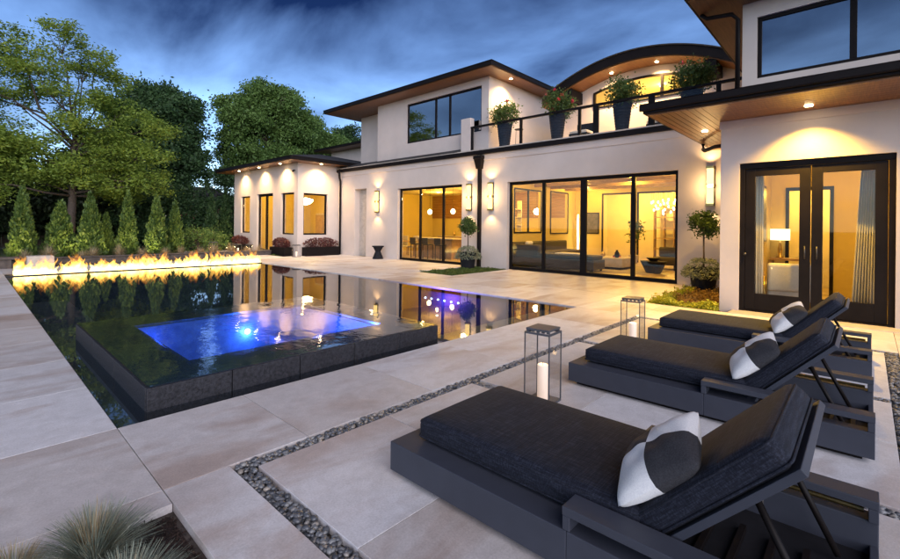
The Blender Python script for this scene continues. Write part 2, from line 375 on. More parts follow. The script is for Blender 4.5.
def rounded(name, x0, x1, y0, y1, z0, z1, r, material, parent, puff=0.0, seg=4, cuts=0):
    bm = bmesh.new(); bmesh.ops.create_cube(bm, size=1)
    for v in bm.verts: v.co = ((x0+x1)/2+v.co.x*(x1-x0), (y0+y1)/2+v.co.y*(y1-y0), (z0+z1)/2+v.co.z*(z1-z0))
    bmesh.ops.bevel(bm, geom=bm.edges[:], offset=r, segments=seg, profile=.5, affect='EDGES')
    if cuts:
        big = [e for e in bm.edges if e.calc_length() > .25]
        bmesh.ops.subdivide_edges(bm, edges=big, cuts=cuts, use_grid_fill=True)
        cx, cy = (x0+x1)/2, (y0+y1)/2
        for v in bm.verts:
            u = max(0, 1-((v.co.x-cx)/((x1-x0)/2))**2)*max(0, 1-((v.co.y-cy)/((y1-y0)/2))**4)
            if v.co.z > (z0+z1)/2: v.co.z += puff*u+.004*math.sin(v.co.x*17+v.co.y*9)*u
    me = bpy.data.meshes.new(name); bm.to_mesh(me); bm.free()
    me.polygons.foreach_set('use_smooth', [True]*len(me.polygons)); me.materials.append(M[material])
    o = bpy.data.objects.new(name, me); C.objects.link(o)
    if parent is not None: o.parent = parent
    return o
def quads_mesh(name, P, material, parent=None, kind=None):
    """P: (n,4,3) array of leaf or blade faces joined into one mesh"""
    n = P.shape[0]; me = bpy.data.meshes.new(name)
    me.vertices.add(n*4); me.vertices.foreach_set('co', P.reshape(-1).astype(np.float32))
    me.loops.add(n*4); me.loops.foreach_set('vertex_index', np.arange(n*4, dtype=np.int32))
    me.polygons.add(n); me.polygons.foreach_set('loop_start', np.arange(0, n*4, 4, dtype=np.int32)); me.polygons.foreach_set('loop_total', np.full(n, 4, dtype=np.int32))
    me.update(calc_edges=True); me.materials.append(M[material])
    o = bpy.data.objects.new(name, me); C.objects.link(o)
    if parent is not None: o.parent = parent
    if kind: o['kind'] = kind
    return o
def leaf_quads(pts, size, flat=0.0, aspect=.5, sizevar=.4):
    n = len(pts); d = rng.normal(size=(n, 3)); d[:, 2] *= (1-flat); d /= np.linalg.norm(d, axis=1)[:, None]
    w = rng.normal(size=(n, 3)); w[:, 2] *= (1-flat); w -= (w*d).sum(1)[:, None]*d; w /= np.linalg.norm(w, axis=1)[:, None]
    L = size*(1+sizevar*rng.uniform(-1, 1, n))[:, None]; W = L*aspect
    return np.stack([pts-d*L*.5, pts+w*W*.5, pts+d*L*.5, pts-w*W*.5], 1)
def in_ball(n, c, r, shell=.0):
    d = rng.normal(size=(n, 3)); d /= np.linalg.norm(d, axis=1)[:, None]
    u = (shell+(1-shell)*rng.uniform(0, 1, n))**(1/3.)
    return np.array(c)+d*u[:, None]*np.array(r)
def fuzzy(n, c, r, subs=7, spread=.30):
    sub = in_ball(subs, c, r, .25); k = rng.integers(0, subs, n)
    return sub[k]+rng.normal(size=(n, 3))*np.array(r)*spread
def blades(center, n, h, spread, width, jitter=.04):
    """arching grass blades, three quads each"""
    out = []
    a = rng.uniform(0, 2*math.pi, n); lean = rng.uniform(.15, 1, n)**.8*spread; hh = h*rng.uniform(.65, 1.1, n)*(1-.35*(lean/spread)**2)
    b0 = np.stack([np.cos(a)*rng.uniform(0, jitter, n), np.sin(a)*rng.uniform(0, jitter, n), np.zeros(n)], 1)+np.array(center)
    dirv = np.stack([np.cos(a), np.sin(a), np.zeros(n)], 1); side = np.stack([-np.sin(a+rng.normal(0, .5, n)), np.cos(a), np.zeros(n)], 1)
    prev = b0; pw = width
    for k in (1, 2, 3, 4):
        t = k/4.0
        p = b0+dirv*(lean*t**1.6)[:, None]; p[:, 2] = b0[:, 2]+hh*(t-.28*t**3*(lean/spread))
        w = width*(1-t*.85)
        out.append(np.stack([prev-side*pw*.5, prev+side*pw*.5, p+side*w*.5, p-side*w*.5], 1)); prev = p; pw = w
    return np.concatenate(out)

# ------------------------------------------------------------------ ground, terrace, pool
PX0, PX1, PY0, PY1 = .77, 7.88, 4.0, 17.22
g = sheet_wall(MB(), 'z', -.60, -.12, -400, 400, -400, 400, [(PX0-.2, PX1+.2, PY0-.2, PY1+.2)])
tag(g.build('ground', 'lawn'), kind='structure')
terrace = sheet_wall(MB(), 'z', -.118, -.05, -9, 13.0, -6, 27.5, [(PX0, PX1, PY0, PY1), (-9, .75, -6, 2.69), (10.22, 13.0, 9.22, 10.78), (9.32, 12.98, 2.02, 3.28), (9.6, 13, -6, 2.02), (10.7, 13, 19.8, 27.5), (10.1, 10.7, 19.9, 27.5)]).build('terrace', 'stone_dark')
tag(terrace, kind='structure')
pav_cache = {}
def paver(x0, x1, y0, y1, gap=.005, dz=0.0):
    key = (round(x1-x0, 3), round(y1-y0, 3))
    if key not in pav_cache:
        a, b = key[0]/2-gap/2, key[1]/2-gap/2; e = .0014
        mb = MB().hexa([(-a,-b,-.045),(a,-b,-.045),(a,b,-.045),(-a,b,-.045)], [(-a,-b,-e),(a,-b,-e),(a,b,-e),(-a,b,-e)])
        mb.f.remove((4, 5, 6, 7)); mb.f.remove((0, 3, 2, 1))
        mb.add([(-a,-b,-e),(a,-b,-e),(a,b,-e),(-a,b,-e),(-a+e,-b+e,0),(a-e,-b+e,0),(a-e,b-e,0),(-a+e,b-e,0)], [(4,5,6,7),(0,1,5,4),(1,2,6,5),(2,3,7,6),(3,0,4,7)])
        pav_cache[key] = mb.mesh('paver'); pav_cache[key].materials.append(M['paver_stone'])
    o = bpy.data.objects.new('paver', pav_cache[key]); C.objects.link(o); o.location = ((x0+x1)/2, (y0+y1)/2, dz); o.parent = terrace
def pave(xs, ys, **k):
    for a, b in zip(xs, xs[1:]):
        for c, d in zip(ys, ys[1:]): paver(a, b, c, d, **k)
def lin(a, b, n): return [a+(b-a)*i/n for i in range(n+1)]
pave(lin(-5.45, PX0, 5), [2.89]+lin(4.0, PY1, 11)+[18.6, 20.0])
pave([PX0, 1.67, 2.91, 4.15, 5.40, 6.64, PX1], [2.89, 4.0])
pave(lin(-4.03, PX0, 2), [2.71, 2.89])
pave([PX0, 1.13], [-2.9, -.3, 1.2, 2.89])
SX = [(1.13, 1.25), (3.31, 3.43), (5.49, 5.61), (7.67, 7.79)]
for a, b in zip(SX, SX[1:]): pave(lin(a[1], b[0], 2), [-.17, .70, 1.72, 2.76])
pave(lin(1.13, 7.79, 5), [-2.6, -1.45, -.30])
pave([7.79, 8.55, 9.32], [-2.6, -1.45, -.30, .75, 1.80, 2.89])
pave([PX1, 8.96, 10.04], [3.28]+lin(4.0, PY1, 11)+lin(PY1, 26.8, 8)[1:])
pave([7.88, 8.6, 9.32], [2.89, 3.28])
pave([10.06, 11.52, 12.99], lin(3.30, 9.20, 5)); pave([10.06, 11.52, 12.99], lin(10.80, 19.78, 7))
pave(lin(PX0, PX1, 6), [17.72, 18.9, 20.0])
# river pebbles: far too many to count, laid in the slots between the slabs
def pebbles(rects, name, label):
    base = bmesh.new(); bmesh.ops.create_icosphere(base, subdivisions=1, radius=1); bv = np.array([v.co[:] for v in base.verts]); bf = [tuple(v.index for v in f.verts) for f in base.faces]; base.free()
    V = []; F = []; k = 0
    for (x0, x1, y0, y1) in rects:
        n = int((x1-x0)*(y1-y0)*2100)
        for layer in (0, 1):
            for i in range(n if layer == 0 else int(n*.7)):
                s = rng.uniform(.011, .023); a = rng.uniform(0, 6.28); q = bv*np.array([s*rng.uniform(1, 1.5), s*rng.uniform(.7, .95), s*rng.uniform(.5, .7)])
                q = np.stack([q[:, 0]*math.cos(a)-q[:, 1]*math.sin(a), q[:, 0]*math.sin(a)+q[:, 1]*math.cos(a), q[:, 2]], 1)
                q += np.array([rng.uniform(x0+.014, x1-.014), rng.uniform(y0+.014, y1-.014), (-.034 if layer == 0 else -.013)+rng.uniform(-.004, .006)])
                V.append(q); F += [(f[0]+k, f[1]+k, f[2]+k) for f in bf]; k += len(bv)
    me = bpy.data.meshes.new(name); me.from_pydata(np.concatenate(V).tolist(), [], F); me.polygons.foreach_set('use_smooth', [True]*len(me.polygons)); me.materials.append(M['pebble'])
    o = bpy.data.objects.new(name, me); C.objects.link(o); tag(o, label, 'pebbles', kind='stuff')
pebbles([(1.13, 7.79, 2.76, 2.89), (1.13, 7.79, -.30, -.17)]+[(a, b, -.17, 2.76) for a, b in SX], 'pebble_strip', 'grey river pebbles filling the slots between terrace slabs')

# pool basin and water
b = MB()
sheet_wall(b, 'x', PX0-.15, PX0, PY0-.15, PY1+.15, -1.5, -.055, []); sheet_wall(b, 'x', PX1, PX1+.15, PY0-.15, PY1+.15, -1.5, -.055, [])
b.box(PX0, PX1, PY0-.15, PY0, -1.5, -.055); b.box(PX0, PX1, PY1, PY1+.15, -1.5, -.055); b.box(PX0-.15, PX1+.15, PY0-.15, PY1+.15, -1.6, -1.5)
tag(b.build('pool_basin', 'pool_tile'), kind='structure')
b = MB(); b.box(PX0+.002, 1.5, PY0+.002, 12.5, -1.49, -.16); b.box(1.502, PX1-.002, PY0+.002, 4.75, -1.49, -.16)
tag(b.build('pool_ledge', 'ledge_slate'), kind='structure')
SPX0, SPX1, SPY0, SPY1 = 1.0, 4.34, 4.22, 7.58
wt = MB(); 
def grid_sheet(x0, x1, y0, y1, z, holes): return sheet_flat(x0, x1, y0, y1, z, holes)
def sheet_flat(x0, x1, y0, y1, z, holes):
    mb = MB(); xs = sorted({x0, x1, *[h[0] for h in holes], *[h[1] for h in holes]}); ys = sorted({y0, y1, *[h[2] for h in holes], *[h[3] for h in holes]})
    for a, c in zip(xs, xs[1:]):
        for d, e in zip(ys, ys[1:]):
            if not any(h[0] < (a+c)/2 < h[1] and h[2] < (d+e)/2 < h[3] for h in holes): mb.add([(a, d, z), (c, d, z), (c, e, z), (a, e, z)], [(0, 1, 2, 3)])
    return mb
tag(sheet_flat(PX0+.012, PX1-.012, PY0+.012, PY1-.012, -.020, [(SPX0+.01, SPX1-.01, SPY0+.01, SPY1-.01)]).build('pool_water', 'pool_water_mat'), kind='structure')
# raised spa
spa = empty('spa', ((SPX0+SPX1)/2, (SPY0+SPY1)/2, -.55)); spa.location = (0, 0, 0)
tag(spa, 'raised square spa with dark granite sides and blue lit water, standing in the pool', 'spa')
IX0, IX1, IY0, IY1 = 1.50, 3.85, 4.83, 6.95
k = MB(); sheet_wall(k, 'z', -.55, .166, SPX0+.03, SPX1-.03, SPY0+.03, SPY1-.03, [(IX0, IX1, IY0, IY1)])
k.build('rim', 'granite_flat', spa)
MB().box(IX0-.02, IX1+.02, IY0-.02, IY1+.02, -.62, -.56).build('basin_floor', 'spa_tile', spa)
b = MB(); b.box(IX0, IX0+.02, IY0, IY1, -.56, .13); b.box(IX1-.02, IX1, IY0, IY1, -.56, .13); b.box(IX0+.02, IX1-.02, IY0, IY0+.02, -.56, .13); b.box(IX0+.02, IX1-.02, IY1-.02, IY1, -.56, .13)
b.box(IX1-.55, IX1-.02, IY0+.02, IY1-.02, -.56, -.25)
b.build('basin_lining', 'spa_tile', spa)
xs = lin(SPX0, SPX1, 5); ys = lin(SPY0+.03, SPY1-.03, 3)
for a, c in zip(xs, xs[1:]):
    MB().box(a+.004, c-.004, SPY0, SPY0+.03, -.55, .168).build('granite_panel', 'granite', spa, bevel=.004)
    MB().box(a+.004, c-.004, SPY1-.03, SPY1, -.55, .168).build('granite_panel', 'granite', spa, bevel=.004)
for a, c in zip(ys, ys[1:]):
    MB().box(SPX0, SPX0+.03, a+.004, c-.004, -.55, .168).build('granite_panel', 'granite', spa, bevel=.004)
    MB().box(SPX1-.03, SPX1, a+.004, c-.004, -.55, .168).build('granite_panel', 'granite', spa, bevel=.004)
sheet_flat(SPX0+.015, SPX1-.015, SPY0+.015, SPY1-.015, .178, []).build('water', 'spa_water_mat', spa)
def disc(x, y, z, ny, r, name, material, parent):
    mb = MB()
    if ny == 'y-': mb.tube([(x, y, z), (x, y-.02, z)], r, 14)
    elif ny == 'x-': mb.tube([(x, y, z), (x-.02, y, z)], r, 14)
    else: mb.tube([(x, y, z), (x, y, z-.012)], r, 14)
    return mb.build(name, material, parent)
lt = disc(2.95, IY1-.02, -.14, 'y-', .042, 'spa_lamp', 'blue_lamp', spa)
lamp('POINT', (2.95, IY1-.12, -.16), 20, (.06, .18, 1), lt, size=.04)
lamp('POINT', (3.35, IY0+.75, -.05), 60, (.03, .15, 1), lt, size=.05)
lamp('POINT', (2.6, IY0+.30, -.10), 9, (.02, .16, 1), lt, size=.05)
lamp('POINT', (1.72, IY1-.25, -.05), 5, (.02, .10, 1), lt, size=.05)
for q in range(4): MB().box(IX1-.56-.28*(q+1), IX1-.56-.28*q-.01, IY0+.02, IY0+.42, -.559, -.28-.07*q).build('step', 'spa_tile', spa, bevel=.01)
pl = empty('pool_light', (PX1, 7.6, -.32)); tag(pl, 'row of small blue-violet underwater lights on the pool wall', 'pool light')
for q in range(6):
    d = disc(PX1-.004, 7.0+.22*q, -.30, 'x-', .022, 'lens', 'blue_lamp', None); d.parent = pl; d.matrix_parent_inverse = Matrix.Translation(-pl.location)
lp = lamp('POINT', (PX1-.35, 7.5, -.30), 60, (.16, .07, 1), None, size=.05); lp.parent = pl; lp.matrix_parent_inverse = Matrix.Translation(-pl.location)

# planting beds
def bed(name, x0, x1, y0, y1, z, material):
    n = 14; mb = MB(); vs = []
    for i in range(n+1):
        for j in range(n+1):
            e = 0 if i in (0, n) or j in (0, n) else 1
            vs.append((x0+(x1-x0)*i/n, y0+(y1-y0)*j/n, z+e*rng.uniform(-.008, .02)))
    mb.add(vs, [(i*(n+1)+j, (i+1)*(n+1)+j, (i+1)*(n+1)+j+1, i*(n+1)+j+1) for i in range(n) for j in range(n)])
    return tag(mb.build(name, material, smooth=True), kind='structure')
bed('planting_bed', -6, .768, -4, 2.708, -.05, 'mulch')
bed('planting_bed', 10.1, 13.0, 9.2, 10.8, -.03, 'soil')
bed('planting_bed', 9.3, 13.0, 2.0, 3.3, -.03, 'soil')
bed('planting_bed', 10.06, 10.74, 19.85, 27.4, -.03, 'soil')
bed('planting_bed', -9, 16, 21.9, 27.0, -.06, 'mulch')

# ------------------------------------------------------------------ house
house = empty('house', (13.0, 10.0, 0)); house.location = (0, 0, 0)
tag(house, 'two storey white stucco house with dark hipped roofs and lit glass doors', 'house')
XF, XW, XP, YP = 13.0, 9.65, 10.75, 19.83
D3 = (3.72, 9.30, 0.0, 3.07); D2 = (11.43, 15.2, 0.0, 3.12); NI = (17.48, 18.42, 0.0, 3.25)
m = MB(); sheet_wall(m, 'x', XF, XF+.32, 1.9, 20.2, -.1, 4.15, [(D3[0], D3[1], -.2, D3[3]), (D2[0], D2[1], -.2, D2[3]), (NI[0], NI[1], -.2, NI[3])])
m.build('facade_wall', 'stucco', house)
# frieze band under the coping
MB().box(XF-.03, XF, 2.0, YP-.02, 3.93, 4.15).build('frieze', 'stucco', house)
# wing
WD = (-.33, 1.72, 0.0, 2.70)
m = MB(); sheet_wall(m, 'x', XW, XW+.3, -3.6, 2.02, -.1, 3.50, [(WD[0], WD[1], -.2, WD[3])])
sheet_wall(m, 'y', 1.74, 2.02, XW+.3, XF, -.1, 3.50, [])
m.build('wing_wall', 'stucco', house)
# pavilion
PF = [(25.07, 26.26, 1.0, 3.05), (22.34, 24.19, .04, 3.10), (20.17, 21.48, 1.0, 3.05)]; PS = (11.06, 12.37, 1.0, 3.02)
m = MB(); sheet_wall(m, 'x', XP, XP+.25, YP, 27.2, -.1, 4.45, PF)
sheet_wall(m, 'y', YP, YP+.25, XP+.25, XF+.32, -.1, 4.45, [PS])
sheet_wall(m, 'y', 26.95, 27.2, XP+.25, 17, -.1, 4.45, []); m.build('pavilion_wall', 'stucco', house)

def frame_x(parent, X, y0, y1, z0, z1, posts, w=.08, depth=.07, name='frame', mid=[]):
    mb = MB(); mb.box(X, X+depth, y0, y1, z1-w, z1); mb.box(X, X+depth, y0, y1, z0, z0+w)
    for p in [y0+w/2, y1-w/2]: mb.box(X+.001, X+depth-.001, p-w/2, p+w/2, z0+w, z1-w)
    for p, pw in posts: mb.box(X-.004, X+depth-.001, p-pw/2, p+pw/2, z0+w, z1-w)
    for z in mid: mb.box(X+.002, X+depth-.002, y0+w, y1-w, z-.03, z+.03)
    return mb.build(name, 'bronze', parent, bevel=.004)
def pane_x(parent, X, y0, y1, z0, z1, material='glass'):
    return MB().box(X, X+.012, y0, y1, z0, z1).build('pane', material, parent)
def pane_y(parent, Y, x0, x1, z0, z1, material='glass'):
    return MB().box(x0, x1, Y, Y+.012, z0, z1).build('pane', material, parent)
def glazed(name, X, y0, y1, z0, z1, posts, w=.08, glass='glass', mid=[]):
    d = empty(name, (0, 0, 0), parent=house)
    frame_x(d, X, y0, y1, z0, z1, posts, w, mid=mid)
    e = [y0+w]+[v for p, pw in posts for v in (p-pw/2, p+pw/2)]+[y1-w]
    for a, c in zip(e[::2], e[1::2]): pane_x(d, X+.03, a+.001, c-.001, z0+w+.001, z1-w-.001, glass)
    return d
glazed('sliding_door', XF+.14, D3[0]+.001, D3[1]-.001, 0.0, D3[3]-.001, [(4.96, .12), (6.50, .20), (7.92, .11)], .10)
glazed('sliding_door', XF+.14, D2[0]+.001, D2[1]-.001, 0.0, D2[3]-.001, [(12.55, .10), (13.9, .10)], .09)
# wing double doors: wide rails and stiles
wd = empty('double_door', parent=house)
mb = MB(); mb.box(XW+.06, XW+.16, WD[0]+.001, WD[1]-.001, 2.60, 2.699)
mb.box(XW+.061, XW+.159, WD[0]+.001, WD[0]+.08, .0, 2.6); mb.box(XW+.061, XW+.159, WD[1]-.08, WD[1]-.001, .0, 2.6); mb.box(XW+.05, XW+.17, WD[0], WD[1], -.01, .035)
mb.build('frame', 'bronze', wd, bevel=.004)
for (a, c) in ((WD[0]+.085, .69), (.70, WD[1]-.085)):
    mb = MB(); st = .15
    mb.box(XW+.08, XW+.14, a, a+st, .04, 2.595); mb.box(XW+.08, XW+.14, c-st, c, .04, 2.595)
    mb.box(XW+.081, XW+.139, a+st, c-st, 2.46, 2.595); mb.box(XW+.081, XW+.139, a+st, c-st, .04, .34)
    lf = mb.build('door_leaf', 'bronze', wd, bevel=.004)
    pane_x(lf, XW+.10, a+st, c-st, .34, 2.46)
    MB().tube([(XW+.075, a+st/2 if a > .5 else c-st/2, 1.0), (XW+.075, a+st/2 if a > .5 else c-st/2, 1.22)], .012, 8).build('handle', 'bronze_light', lf, smooth=True)
MB().tube([(XW+.05, WD[1]-.09, 1.05), (XW+.02, WD[1]-.09, 1.05)], .025, 10).build('lock', 'bronze_light', wd, smooth=True)
MB().box(XW-.35, XW+.06, WD[0]-.1, WD[1]+.1, -.045, .012).build('door_sill', 'stone_pale', house, bevel=.01)
# pavilion windows and door
for n_, (a, c, z0, z1) in zip(('window', 'glass_door', 'window'), PF):
    glazed(n_, XP+.10, a+.001, c-.001, z0+.001, z1-.001, [((a+c)/2, .16)] if n_ == 'glass_door' else [], .07 if n_ == 'window' else .13)
pw = empty('window', parent=house)
mb = MB(); mb.box(PS[0]+.001, PS[1]-.001, YP+.10, YP+.17, PS[3]-.08, PS[3]-.001); mb.box(PS[0]+.001, PS[1]-.001, YP+.10, YP+.17, PS[2]+.001, PS[2]+.08)
mb.box(PS[0]+.001, PS[0]+.08, YP+.101, YP+.169, PS[2]+.08, PS[3]-.08); mb.box(PS[1]-.08, PS[1]-.001, YP+.101, YP+.169, PS[2]+.08, PS[3]-.08)
mb.build('frame', 'bronze', pw); pane_y(pw, YP+.13, PS[0]+.08, PS[1]-.08, PS[2]+.08, PS[3]-.08)
# plain recessed side door in the niche
nd = empty('niche_door', parent=house)
MB().box(XF+.30, XF+.36, NI[0]-.05, NI[1]+.05, 0, NI[3]+.05).build('door_panel', 'stone_pale', nd)
MB().tube([(XF+.29, NI[0]+.12, 1.0), (XF+.29, NI[0]+.12, 1.2)], .015, 8).build('handle', 'bronze_light', nd, smooth=True)

# coping / gutter of the lower roof and the low roof strip under the upper block
MB().box(XF-.14, XF+.33, 2.99, YP-.02, 4.151, 4.30).build('gutter', 'bronze', house, bevel=.01)
MB().box(XF-.13, 20.0, 2.1, 20.1, 4.301, 4.34).build('balcony_floor', 'stone_pale', house)
mb = MB().add([(XF-.16, 11.55, 4.345), (XF-.16, 20.3, 4.345), (XF+.38, 20.3, 4.56), (XF+.38, 11.55, 4.56)], [(0, 3, 2, 1)])
mb.add([(XF-.16, 11.55, 4.34), (XF+.38, 11.55, 4.55), (XF+.38, 11.55, 4.34)], [(0, 1, 2)]); mb.build('low_roof', 'shingle', house)
# upper left block
UX, UY0, UY1, UZ = 13.3, 10.40, 17.05, 7.15
UW = (10.75, 15.0, 5.12, 6.86)
m = MB(); sheet_wall(m, 'x', UX, UX+.25, UY0, UY1, 4.35, UZ, [UW]); sheet_wall(m, 'y', UY0, UY0+.25, UX+.25, 20, 4.35, UZ, [])
sheet_wall(m, 'x', UX+.9, UX+1.1, UY1-.1, 19.6, 4.35, UZ, []); sheet_wall(m, 'y', UY1-.25, UY1, UX+.25, UX+.9, 4.35, UZ, []); sheet_wall(m, 'y', 19.35, 19.6, UX+1.1, 20, 4.35, UZ, [])
m.build('upper_wall', 'stucco', house)
glazed('window', UX+.06, UW[0]+.001, UW[1]-.001, UW[2]+.001, UW[3]-.001, [(12.45, .08), (13.25, .08)], .07, 'coated_glass')
MB().box(UX+.24, UX+.26, UW[0]-.1, UW[1]+.1, UW[2]-.1, UW[3]+.1).build('window_backing', 'pot_dark', house)  # dark sheet behind the panes, its colour standing in for an unlit room
def hip(name, x0, x1, y0, y1, z, rise, th=.16, inset=None):
    """hipped roof with a dark fascia and a cedar soffit under the overhang"""
    inset = inset or min(x1-x0, y1-y0)/2
    r = empty(name, parent=house)
    MB().box(x0, x1, y0, y1, z, z+th).build('fascia', 'bronze', r, bevel=.012)
    a = [(x0-.03, y0-.03, z+th), (x1+.03, y0-.03, z+th), (x1+.03, y1+.03, z+th), (x0-.03, y1+.03, z+th)]
    t = [(x0+inset, y0+inset, z+th+rise), (x1-inset, y0+inset, z+th+rise), (x1-inset, y1-inset, z+th+rise), (x0+inset, y1-inset, z+th+rise)]
    MB().hexa([(p[0], p[1], p[2]+.001) for p in a], t).build('shingles', 'shingle', r)
    MB().box(x0+.06, x1-.06, y0+.06, y1-.06, z-.02, z-.001).build('soffit', 'cedar', r)
    return r
hip('upper_roof', 12.42, 21.0, 9.62, 20.4, 7.15, .75, inset=4.2)
hip('pavilion_roof', 9.95, 17.6, 19.02, 28.0, 4.46, .85, inset=3.7)
# rear block behind the pavilion roof
m = MB(); sheet_wall(m, 'x', 19.0, 19.2, 22.5, 30.0, 4.4, 7.0, []); sheet_wall(m, 'y', 22.4, 22.6, 19.2, 26, 4.4, 7.0, []); m.build('rear_wall', 'stucco', house)
hip('rear_roof', 18.0, 27, 21.6, 30.8, 7.0, .6, inset=4)
# roof over the living room arch: barrel vault
arch = empty('arched_roof', parent=house)
AC, AH, AW, AZ = 5.85, 1.00, 3.40, 6.24         # centre Y, rise, half width, springing height
def arc(y): return AZ+AH*(1-((y-AC)/AW)**2)
ys_ = lin(AC-AW, AC+AW, 28)
def arch_slab(x0, x1, lo, hi):
    mb = MB()
    for a, c in zip(ys_, ys_[1:]):
        mb.add([(x0, a, arc(a)+lo), (x1, a, arc(a)+lo), (x1, c, arc(c)+lo), (x0, c, arc(c)+lo), (x0, a, arc(a)+hi), (x1, a, arc(a)+hi), (x1, c, arc(c)+hi), (x0, c, arc(c)+hi)],
               [(0,3,2,1),(4,5,6,7)]+[(3,0,4,7),(1,2,6,5)])
    a, c = ys_[0], ys_[-1]
    for q in (a, c): mb.add([(x0, q, arc(q)+lo), (x1, q, arc(q)+lo), (x1, q, arc(q)+hi), (x0, q, arc(q)+hi)], [(0, 1, 2, 3)])
    return mb
arch_slab(15.15, 22, -.10, .20).build('fascia', 'bronze', arch)
arch_slab(15.22, 16.1, -.125, -.101).build('soffit', 'cedar', arch); arch_slab(16.31, 21.9, -.125, -.101).build('vault_ceiling', 'interior_white', arch)
arch_slab(15.10, 22.05, .205, .24).build('shingles', 'shingle', arch)
for y in (AC-2.35, AC+2.35): MB().box(15.25, 16.6, y-.16, y+.16, arc(y)-.55, arc(y)-.128).build('beam', 'bronze', arch, bevel=.01)
# gable wall under the vault with a long arched window
AX = 16.1; gw = MB(); top = -.128
ywin = (3.9, 7.6); zwin = lambda y: arc(y)-.42
yy = sorted(set([round(v, 4) for v in ys_]+list(ywin)))
for a, c in zip(yy, yy[1:]):
    inside = ywin[0]-1e-3 <= a and c <= ywin[1]+1e-3
    def pr(z0a, z0c, z1a, z1c): gw.hexa([(AX, a, z0a), (AX+.2, a, z0a), (AX+.2, c, z0c), (AX, c, z0c)], [(AX, a, z1a), (AX+.2, a, z1a), (AX+.2, c, z1c), (AX, c, z1c)])
    if inside: pr(4.35, 4.35, 5.95, 5.95); pr(zwin(a), zwin(c), arc(a)+top, arc(c)+top)
    else: pr(4.35, 4.35, arc(a)+top, arc(c)+top)
gw.build('gable_wall', 'stucco', arch)
aw = empty('arched_window', parent=house)
fm = MB(); pn = MB(); yw = [v for v in yy if ywin[0]-1e-3 <= v <= ywin[1]+1e-3]
for a, c in zip(yw, yw[1:]):
    fm.hexa([(AX-.02, a, zwin(a)-.07), (AX+.06, a, zwin(a)-.07), (AX+.06, c, zwin(c)-.07), (AX-.02, c, zwin(c)-.07)], [(AX-.02, a, zwin(a)), (AX+.06, a, zwin(a)), (AX+.06, c, zwin(c)), (AX-.02, c, zwin(c))])
    pn.add([(AX+.03, a, 6.0), (AX+.03, c, 6.0), (AX+.03, c, zwin(c)-.07), (AX+.03, a, zwin(a)-.07)], [(0, 1, 2, 3)])
fm.box(AX-.02, AX+.06, ywin[0], ywin[1], 5.95, 6.01)
for y in (3.94, 5.15, 6.4, 7.56): fm.box(AX-.025, AX+.065, y-.045, y+.045, 6.01, zwin(y)-.05)
fm.build('frame', 'bronze', aw); pn.build('pane', 'glass', aw)
# balcony door onto the terrace
bd = empty('balcony_door', parent=house)
mb = MB(); mb.box(AX-.03, AX-.001, 4.2, 4.28, 4.36, 5.75); mb.box(AX-.03, AX-.001, 5.2, 5.28, 4.36, 5.75); mb.box(AX-.03, AX-.001, 4.2, 5.28, 5.75, 5.83)
mb.build('frame', 'bronze', bd); pane_x(bd, AX-.02, 4.28, 5.2, 4.4, 5.75, 'coated_glass')
MB().box(16.32, 21.5, 3.2, 8.6, 5.80, 5.85).build('loft_floor', 'interior_white', house)
MB().box(19.9, 20.0, 2.7, 9.1, 5.85, 6.9).build('loft_back_wall', 'interior_white', house)

# upper right block
RX, RY = 10.7, 1.88
RW = (-1.6, 1.63, 4.50, 5.72)
m = MB(); sheet_wall(m, 'x', RX, RX+.25, -3.6, RY, 3.8, 6.05, [RW]); sheet_wall(m, 'y', RY-.25, RY, RX+.25, 18, 3.8, 6.05, []); m.build('upper_wing_wall', 'stucco', house)
glazed('window', RX+.05, RW[0]+.001, RW[1]-.001, RW[2]+.001, RW[3]-.001, [(.20, .10)], .07, 'coated_glass')
MB().box(RX+.24, RX+.26, RW[0]-.1, RW[1]+.1, RW[2]-.1, RW[3]+.1).build('window_backing', 'pot_dark', house)  # dark sheet here too, painting the shade of a room that isn't built
hip('upper_wing_roof', 9.75, 18.8, -4.4, 2.72, 6.06, .75, inset=3.4)
# wing canopy with cedar boards beneath
cp = empty('canopy', parent=house)
CX0, CY1 = 8.22, 2.95
MB().box(CX0, XF-.001, -4.2, CY1, 3.53, 3.68).build('fascia', 'bronze', cp, bevel=.012)
MB().box(CX0-.06, CX0-.001, -4.2, CY1+.05, 3.57, 3.695).build('gutter', 'bronze', cp, bevel=.02)
MB().hexa([(CX0-.05, -4.2, 3.70), (XF-.02, -4.2, 3.70), (XF-.02, CY1+.04, 3.70), (CX0-.05, CY1+.04, 3.70)], [(RX-.1, -4.2, 4.0), (XF-.02, -4.2, 4.0), (XF-.02, CY1-.6, 4.0), (RX-.1, CY1-.6, 4.0)]).build('shingles', 'shingle', cp)
n = 8
for i in range(n):
    a = 2.03+(CY1-.06-2.03)*i/n; c = 2.03+(CY1-.06-2.03)*(i+1)/n
    MB().box(CX0+.06, XF-.01, a+.004, c-.004, 3.505, 3.529).build('soffit_board', 'cedar', cp)
n = 10
for i in range(n):
    a = CX0+.06+(XW-CX0-.06)*i/n; c = CX0+.06+(XW-CX0-.06)*(i+1)/n
    MB().box(a+.004, c-.004, -4.1, 2.026, 3.505, 3.529).build('soffit_board', 'cedar', cp)
MB().box(XW-.02, XW, -3.6, 2.04, 3.36, 3.503).build('wing_frieze', 'stucco', house)

